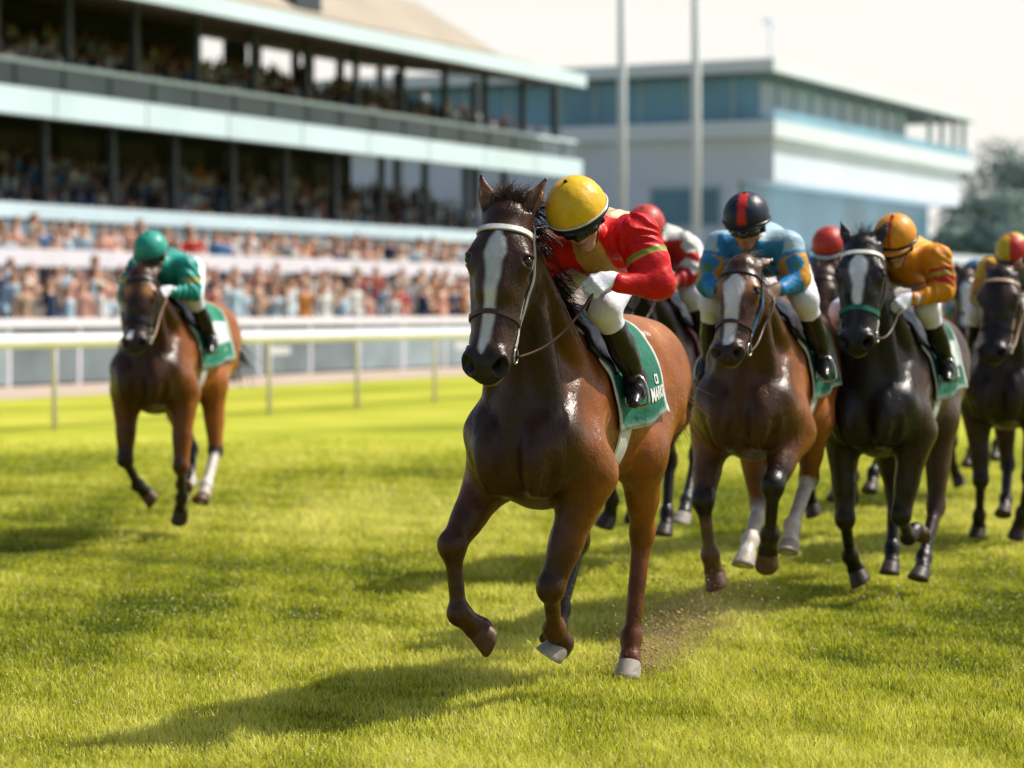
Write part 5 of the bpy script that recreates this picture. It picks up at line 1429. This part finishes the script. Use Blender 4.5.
def person_proto(kind, rs, res=.034):
    """standing spectator, about 1.72 m; returns verts, quads, colours, shirt mask"""
    r = np.random.default_rng(rs); sw = r.normal(0,.02)
    sh = .19 if kind != 1 else .165
    hd = np.array([.02+sw,0,1.60])
    pr = [ell(hd+V3(0,0,.0),(.092,.078,.115),k=.03), cone((.0,0,1.36),hd-V3(0,0,.05),.055,.05,k=.03), cone((.095,0,1.585),(.105,0,1.57),.014,.016,k=.02),
          cone((0,-sh+.03,1.38),(0,sh-.03,1.38),.075,.075,k=.06), cone((0,0,1.0),(0,0,1.32),.125,.14,k=.08,side=(1,0,0),flat=.75), ell((0,0,.95),(.12,.165,.14),k=.08)]
    for s in (-1,1):
        if kind == 2 and s == 1: e, w_ = (.12,.30,1.30), (.22,.16,1.62)      # arm raised
        elif kind == 3: e, w_ = (.10,s*.27,1.10), (.27,s*.07,1.22)           # hands together
        else: e, w_ = (-.02,s*(sh+.06),1.10), (.10,s*(sh+.04),.88)
        pr += [cone((0,s*sh,1.37),e,.06,.048,k=.04), cone(e,w_,.045,.034,k=.02), ell(w_,(.05,.035,.05),k=.02)]
        pr += [cone((0,s*.085,.92),(.01,s*.095,.48),.095,.065,k=.04), cone((.01,s*.095,.48),(-.01,s*.10,.10),.062,.045,k=.02), cone((-.03,s*.10,.05),(.13,s*.115,.045),.045,.04,k=.03)]
    if kind == 1: pr += [ell(hd+V3(-.05,0,-.04),(.085,.09,.16),k=.03)]
    if kind == 4: pr += [ell(hd+V3(.0,0,.075),(.19,.18,.022),k=.02), ell(hd+V3(0,0,.11),(.10,.09,.07),k=.02)]
    V, Q = surf(pr, res, smooth=1)
    q = V-hd; z = V[:,2]
    hair = (z > 1.655)|((q[:,0] < -.015)&(z > 1.53)); 
    if kind == 1: hair |= (q[:,0] < -.02)&(z > 1.42)&(np.abs(V[:,1]) < .12)
    armw = np.zeros(len(V), bool)
    skin = (z > 1.44); trous = z < .93; shoe = z < .11
    col = np.zeros((len(V),3), dtype=np.float32); col[:] = (.5,.5,.5); mask = np.ones(len(V), dtype=np.float32)
    if kind in (2,3):
        armw = ((V[:,0] > .13)&(z > 1.1)&(z < 1.9)&~skin)
        if kind == 2: armw |= (V[:,1] > .10)&(z > 1.42)&(V[:,0] > .1)
    skt = (.74,.43,.31)
    for mk, c in ((skin|armw, skt),(hair&(z > 1.44), (.055,.032,.02) if rs % 2 else (.16,.09,.045)),(trous,((.05,.065,.10),(.46,.38,.30),(.20,.27,.36),(.62,.58,.52))[rs % 4]),(shoe,(.03,.03,.03))):
        col[mk] = c; mask[mk] = 0
    if kind == 1:
        m = trous & (z > .45); mask[m] = 1; m = (z <= .45) & ~shoe; col[m] = skt; mask[m] = 0
    if kind == 4:
        m = z > 1.645; col[m] = (.66,.60,.48); mask[m] = 0
    return V, Q, col, mask

SHIRTS = [('white', (.84,.83,.80), 10), ('cream', (.66,.56,.44), 4), ('pale blue', (.52,.70,.82), 7), ('navy', (.03,.06,.13), 3), ('mid blue', (.06,.18,.38), 2), ('red', (.55,.03,.025), 2),
          ('salmon pink', (.78,.42,.32), 6), ('tan', (.52,.36,.25), 4), ('grey', (.26,.28,.29), 3), ('brown', (.26,.14,.09), 2), ('orange', (.62,.24,.06), 1), ('dark', (.03,.03,.035), 1.2)]
TIER1 = [(36.3,.30),(37.7,.58),(39.1,.85)]
TIER2 = [(42.0,1.85),(43.7,2.05),(45.4,2.28)]
KIND_TXT = ['', ' with long hair', ' with one arm raised', ' with hands together', ' in a sun hat']

def crowd_mat():
    m, nt, b = new_mat('spectator_clothes')
    at = nd(nt,'ShaderNodeAttribute', attribute_name='Col'); am = nd(nt,'ShaderNodeAttribute', attribute_name='shirt'); oi = nd(nt,'ShaderNodeObjectInfo')
    mx = nd(nt,'ShaderNodeMix', data_type='RGBA'); nt.links.new(am.outputs['Fac'], mx.inputs[0]); nt.links.new(at.outputs['Color'], mx.inputs[6]); nt.links.new(oi.outputs['Color'], mx.inputs[7])
    c, _ = noise_mul(nt, mx.outputs[2], 7., .8, 1.2)
    nt.links.new(c, b.inputs['Base Color']); b.inputs['Roughness'].default_value = .75; b.inputs['Specular IOR Level'].default_value = .2
    return m

def build_crowd():
    cm = crowd_mat(); r = random.Random(12)
    protos = []
    for kind in range(5):
        for rs in (1,2):
            V,Q,c,mk = person_proto(kind, kind*7+rs); protos.append((kind,V,Q,c,mk))
    meshes = []
    for (kind,V,Q,c,mk) in protos:
        o = mesh_from('person', V, Q, cm, None, col=c); a = o.data.attributes.new('shirt','FLOAT','POINT'); a.data.foreach_set('value', mk.astype(np.float32))
        meshes.append((kind, o.data)); bpy.data.objects.remove(o)
    wts = [w for _,_,w in SHIRTS]
    def place(s, D, z, where, grp):
        kind, me = r.choices(meshes, weights=[5,5,4,4,1.5,1.5,4,4,1,1])[0]
        nm, c, _ = r.choices(SHIRTS, weights=wts)[0]
        o = bpy.data.objects.new('person', me); o.location = W_(s, D, z); o.rotation_euler = (0,0,RZ-math.pi/2+r.uniform(-.7,.9))
        k = r.uniform(1.16,1.40); o.scale = (k*r.uniform(.95,1.15),k*r.uniform(.95,1.2),k); v = r.uniform(.8,1.1)
        o.color = (min(1,c[0]*v),min(1,c[1]*v),min(1,c[2]*v),1); link(o)
        tag(o, 'spectator in %s top%s %s' % (nm, KIND_TXT[kind], where), 'spectator', grp)
    n = 0
    for tier, where, grp in ((TIER1,'on the lower tier','spectators on the lower tier'),(TIER2,'on the upper tier','spectators on the upper tier')):
        for i,(D,z) in enumerate(tier):
            s0 = .7965*D/.6405 - 2.2; s1 = .885*D/.465 + .5
            s = s0 + r.uniform(0,.4)
            while s < s1 and n < 292:
                place(s, D+r.uniform(-.25,.25), z, where, grp); n += 1
                s += r.uniform(.56,.86) if i == 0 else r.uniform(.60,.95)
    o = bpy.data.objects.new('person', meshes[0][1]); o.location = W_(49.5,32.6,0); o.rotation_euler = (0,0,RZ-math.pi/2); o.color = (.20,.09,.06,1); link(o)
    tag(o, 'lone person in brown clothes standing on the path before the fence', 'spectator')
    # ---- the masses: each one object
    lowp = [person_proto(k, k+3, .06) for k in (0,1,2,3)]
    def mass(name, rows, label, pal=None):
        wts = pal or [w for _,_,w in SHIRTS]  # deck palettes lean dark blue, standing in for shade
        Vs, Qs, Cs = [], [], []; b0 = 0
        for (s0,s1,D,z,step,drop) in rows:
            s = s0
            while s < s1:
                s += step*r.uniform(.75,1.35)
                if r.random() < drop: continue
                V,Q,c,mk = r.choice(lowp); nm,sc,_ = r.choices(SHIRTS, weights=wts)[0]
                a = RZ-math.pi/2+r.uniform(-.6,.6); k = r.uniform(.95,1.2)
                ca, sa = math.cos(a), math.sin(a); p = W_(s, D+r.uniform(-.15,.15), z)
                Vs.append(np.stack([V[:,0]*ca-V[:,1]*sa, V[:,0]*sa+V[:,1]*ca, V[:,2]],1)*k + p)
                Qs.append(Q+b0); b0 += len(V)
                Cs.append(c*(1-mk[:,None])*(.6 if pal else 1.) + np.array(sc)*mk[:,None])  # deck crowds: shade put into skin, hair and trouser colours
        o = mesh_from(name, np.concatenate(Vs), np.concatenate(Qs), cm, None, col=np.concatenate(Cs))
        a = o.data.attributes.new('shirt','FLOAT','POINT')
        tag(o, label, 'crowd', kind='stuff')
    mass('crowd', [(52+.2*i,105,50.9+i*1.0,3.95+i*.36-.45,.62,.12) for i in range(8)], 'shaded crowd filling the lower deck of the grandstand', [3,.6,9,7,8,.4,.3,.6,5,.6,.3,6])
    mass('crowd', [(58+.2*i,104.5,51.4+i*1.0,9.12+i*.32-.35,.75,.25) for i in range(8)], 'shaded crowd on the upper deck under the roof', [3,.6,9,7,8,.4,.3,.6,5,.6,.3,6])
    rows = []
    for tier in (TIER1,TIER2):
        for (D,z) in tier: rows.append((.885*D/.465+1.0, 168, D, z, .62, .1))
    mass('crowd', rows, 'distant crowd on the terrace beyond the leading horse')

GRASS = dict(dark=(.27,.31,.025), mid=(.44,.46,.04), light=(.58,.56,.08))
BLADE = dict(dark=(.13,.20,.012), mid=(.66,.67,.042), light=(.98,.94,.23))
def build_grass():
    r = np.random.default_rng(9)
    N = 640000
    # density falls with distance: sample ln(d)
    d = np.exp(r.uniform(math.log(8.2), math.log(33.), N)); 
    far = d > 20; drop = r.random(N) < (d-20)/13*far; d[drop] = np.exp(r.uniform(math.log(8.2), math.log(20.), drop.sum()))
    half = .225*d + 1.9
    x = r.uniform(-1,1,N)*half; y = d
    P = np.stack([x,y,np.zeros(N)],1)
    cl = vnoise(P, 5.5, 4)*.55 + vnoise(P, 1.3, 5)*.55 + vnoise(P,17.,6)*.45
    f = (d/10.)
    hgt = r.uniform(.016,.046,N)*(1+.75*cl)*(1+.12*f); hgt = np.clip(hgt,.01,.09)
    wd = r.uniform(.0016,.0032,N)*np.clip(f,.8,2.6)
    a = r.uniform(0,2*math.pi,N); lean = r.uniform(.1,.9,N)*hgt
    la = r.uniform(0,2*math.pi,N)
    dx, dy = np.cos(a)*wd, np.sin(a)*wd
    tx, ty = np.cos(la)*lean, np.sin(la)*lean
    V = np.zeros((N,5,3), dtype=np.float32)
    V[:,0] = np.stack([x-dx,y-dy,np.full(N,-.004)],1); V[:,1] = np.stack([x+dx,y+dy,np.full(N,-.004)],1)
    V[:,2] = np.stack([x-dx*.8+tx*.35,y-dy*.8+ty*.35,hgt*.6],1); V[:,3] = np.stack([x+dx*.8+tx*.35,y+dy*.8+ty*.35,hgt*.6],1)
    V[:,4] = np.stack([x+tx,y+ty,hgt],1)
    idx = np.arange(N)[:,None]*5
    F = np.concatenate([idx+np.array([[0,1,3]]), idx+np.array([[0,3,2]]), idx+np.array([[2,3,4]])])
    band = .16*np.sin((x*NX[0]+y*NX[1])*2*math.pi/4.6)
    t = np.clip(.52+.58*cl+band+r.normal(0,.18,N),0,1)[:,None]
    dk, md, lt = [np.array(BLADE[k]) for k in ('dark','mid','light')]
    c = np.where(t < .5, dk+(md-dk)*t*2, md+(lt-md)*(t-.5)*2)
    dry = r.random(N) < .05; c[dry] = np.array([.66,.60,.28])*r.uniform(.7,1.1,(dry.sum(),1))
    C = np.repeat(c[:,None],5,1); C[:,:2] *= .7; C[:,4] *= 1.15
    m, nt, b = new_mat('grass_blades')
    at = nd(nt,'ShaderNodeAttribute', attribute_name='Col')
    tr = nd(nt,'ShaderNodeBsdfTranslucent'); mx = nd(nt,'ShaderNodeMixShader'); mx.inputs[0].default_value = .42
    nt.links.new(at.outputs['Color'], b.inputs['Base Color']); b.inputs['Roughness'].default_value = .45; b.inputs['Specular IOR Level'].default_value = .35
    nt.links.new(at.outputs['Color'], tr.inputs['Color'])
    nt.links.new(b.outputs[0], mx.inputs[1]); nt.links.new(tr.outputs[0], mx.inputs[2]); nt.links.new(mx.outputs[0], nt.nodes['Material Output'].inputs['Surface'])
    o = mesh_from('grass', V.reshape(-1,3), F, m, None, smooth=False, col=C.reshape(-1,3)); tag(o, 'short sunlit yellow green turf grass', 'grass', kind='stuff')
    # pale clover heads scattered in the turf
    n = 6000; d = np.exp(r.uniform(math.log(8.3), math.log(24.), n)); x = r.uniform(-1,1,n)*(.235*d+.8)
    P = np.stack([x,d,np.zeros(n)],1); keep = vnoise(P,1.6,8)+.5*vnoise(P,6.,9)+r.normal(0,.3,n) > .15; P = P[keep]; n = len(P)
    P[:,2] = r.uniform(.025,.05,n); s = (r.uniform(.0028,.0068,n)*np.clip(P[:,1]/11,.9,1.6))[:,None]
    o8 = np.array([(1,0,0),(-1,0,0),(0,1,0),(0,-1,0),(0,0,.8),(0,0,-.8)])
    V = (P[:,None]+o8[None]*s[:,None]).reshape(-1,3); f8 = np.array([(0,2,4),(2,1,4),(1,3,4),(3,0,4),(2,0,5),(1,2,5),(3,1,5),(0,3,5)])
    F = (np.arange(n)[:,None,None]*6+f8[None]).reshape(-1,3)
    o = mesh_from('clover_flowers', V, F, simple_mat('pale_clover', (.74,.72,.40), rough=.8, var=.1), None, smooth=False); tag(o, 'pale clover heads scattered through the turf', 'flowers', kind='stuff')
    # dirt thrown up behind the leading horse's hind hooves
    n = 14000; u = r.random(n)**1.1
    cx = .60+u*.55+r.normal(0,.10+.12*u,n); cy = 11.5+u*2.2+r.normal(0,.15+.2*u,n); cz = np.abs(r.normal(0,.05+.16*u*(1-.4*u),n))+.01
    P = np.stack([cx,cy,cz],1); s = (r.uniform(.0014,.0040,n)*(1+1.6*(r.random(n) < .05)))[:,None]
    V = (P[:,None]+o8[None]*s[:,None]*r.uniform(.6,1.3,(n,6,1))).reshape(-1,3); F = (np.arange(n)[:,None,None]*6+f8[None]).reshape(-1,3)
    o = mesh_from('dust', V, F, simple_mat('thrown_soil', (.52,.38,.20), rough=.9, var=.3), None, smooth=False); tag(o, 'specks of soil and dry grass kicked up behind the leading horse', 'dust', kind='stuff')

def build_light_and_camera():
    sd = Vector(SUN).normalized()
    el = math.asin(sd.z); rot = math.atan2(sd.x, sd.y)
    w = bpy.data.worlds.new('World'); SC.world = w; w.use_nodes = True; nt = w.node_tree
    bg = nt.nodes['Background']; sky = nd(nt,'ShaderNodeTexSky'); sky.sky_type = 'NISHITA'; sky.sun_disc = False
    sky.sun_elevation = el; sky.sun_rotation = rot; sky.dust_density = 3.; sky.air_density = 1.; sky.ozone_density = 1.
    tc = nd(nt,'ShaderNodeTexCoord'); sx = nd(nt,'ShaderNodeSeparateXYZ'); nt.links.new(tc.outputs['Generated'], sx.inputs[0])
    mr = nd(nt,'ShaderNodeMapRange'); mr.interpolation_type = 'SMOOTHSTEP'; mr.inputs[1].default_value = .12; mr.inputs[2].default_value = .20; mr.inputs[3].default_value = .97; mr.inputs[4].default_value = .0
    nt.links.new(sx.outputs[2], mr.inputs[0])
    # the haze is bright towards the sun and thins out on the far side of the sky
    dp = nd(nt,'ShaderNodeVectorMath', operation='DOT_PRODUCT'); dp.inputs[1].default_value = (.45,.89,0); nt.links.new(tc.outputs['Generated'], dp.inputs[0])
    m2 = nd(nt,'ShaderNodeMapRange'); m2.interpolation_type = 'SMOOTHSTEP'; m2.inputs[1].default_value = -.35; m2.inputs[2].default_value = .70; m2.inputs[3].default_value = .42; m2.inputs[4].default_value = 1.; nt.links.new(dp.outputs['Value'], m2.inputs[0])
    hz = nd(nt,'ShaderNodeMath', operation='MULTIPLY'); nt.links.new(mr.outputs[0], hz.inputs[0]); nt.links.new(m2.outputs[0], hz.inputs[1])
    mx = nd(nt,'ShaderNodeMix', data_type='RGBA'); nt.links.new(hz.outputs[0], mx.inputs[0]); nt.links.new(sky.outputs[0], mx.inputs[6]); mx.inputs[7].default_value = HAZE
    nt.links.new(mx.outputs[2], bg.inputs[0]); bg.inputs[1].default_value = .10
    l = bpy.data.lights.new('sun','SUN'); l.energy = SUN_E; l.angle = math.radians(.5); l.color = (1.,.95,.84)
    lo = bpy.data.objects.new('sun', l); lo.rotation_euler = sd.to_track_quat('Z','Y').to_euler(); lo.location = (20,10,30); link(lo)
    c = bpy.data.cameras.new('camera'); co = bpy.data.objects.new('camera', c); link(co); SC.camera = co
    co.location = (0,0,1.75); co.rotation_euler = (math.pi/2,0,0)
    c.lens = 2400/1024*36; c.sensor_width = 36; c.shift_y = (310-384)/1024.; c.clip_end = 4000
    c.dof.use_dof = True; c.dof.focus_distance = 10.35; c.dof.aperture_fstop = 1.8
    SC.view_settings.view_transform = 'Standard'; SC.view_settings.look = 'None'; SC.view_settings.exposure = 0
    SC.render.engine = 'CYCLES'; SC.cycles.use_denoising = True; SC.cycles.max_bounces = 6; SC.cycles.diffuse_bounces = 3; SC.cycles.transparent_max_bounces = 4
    SC.cycles.sample_clamp_indirect = 4.

SUN = (.86,.32,1.15); SUN_E = 5.0; HAZE = (10.3,10.0,9.3,1)
# ------------------------------------------------------------------ build everything
build_mats()
M['cap_orange'] = simple_mat('orange_peak', (.66,.25,.012), rough=.4, var=.08)
build_setting()
build_grandstand()
build_clubhouse()
build_trees()
build_crowd()
build_grass()
for c in CFG:
    make_horse(c)
    make_jockey(c)
build_light_and_camera()
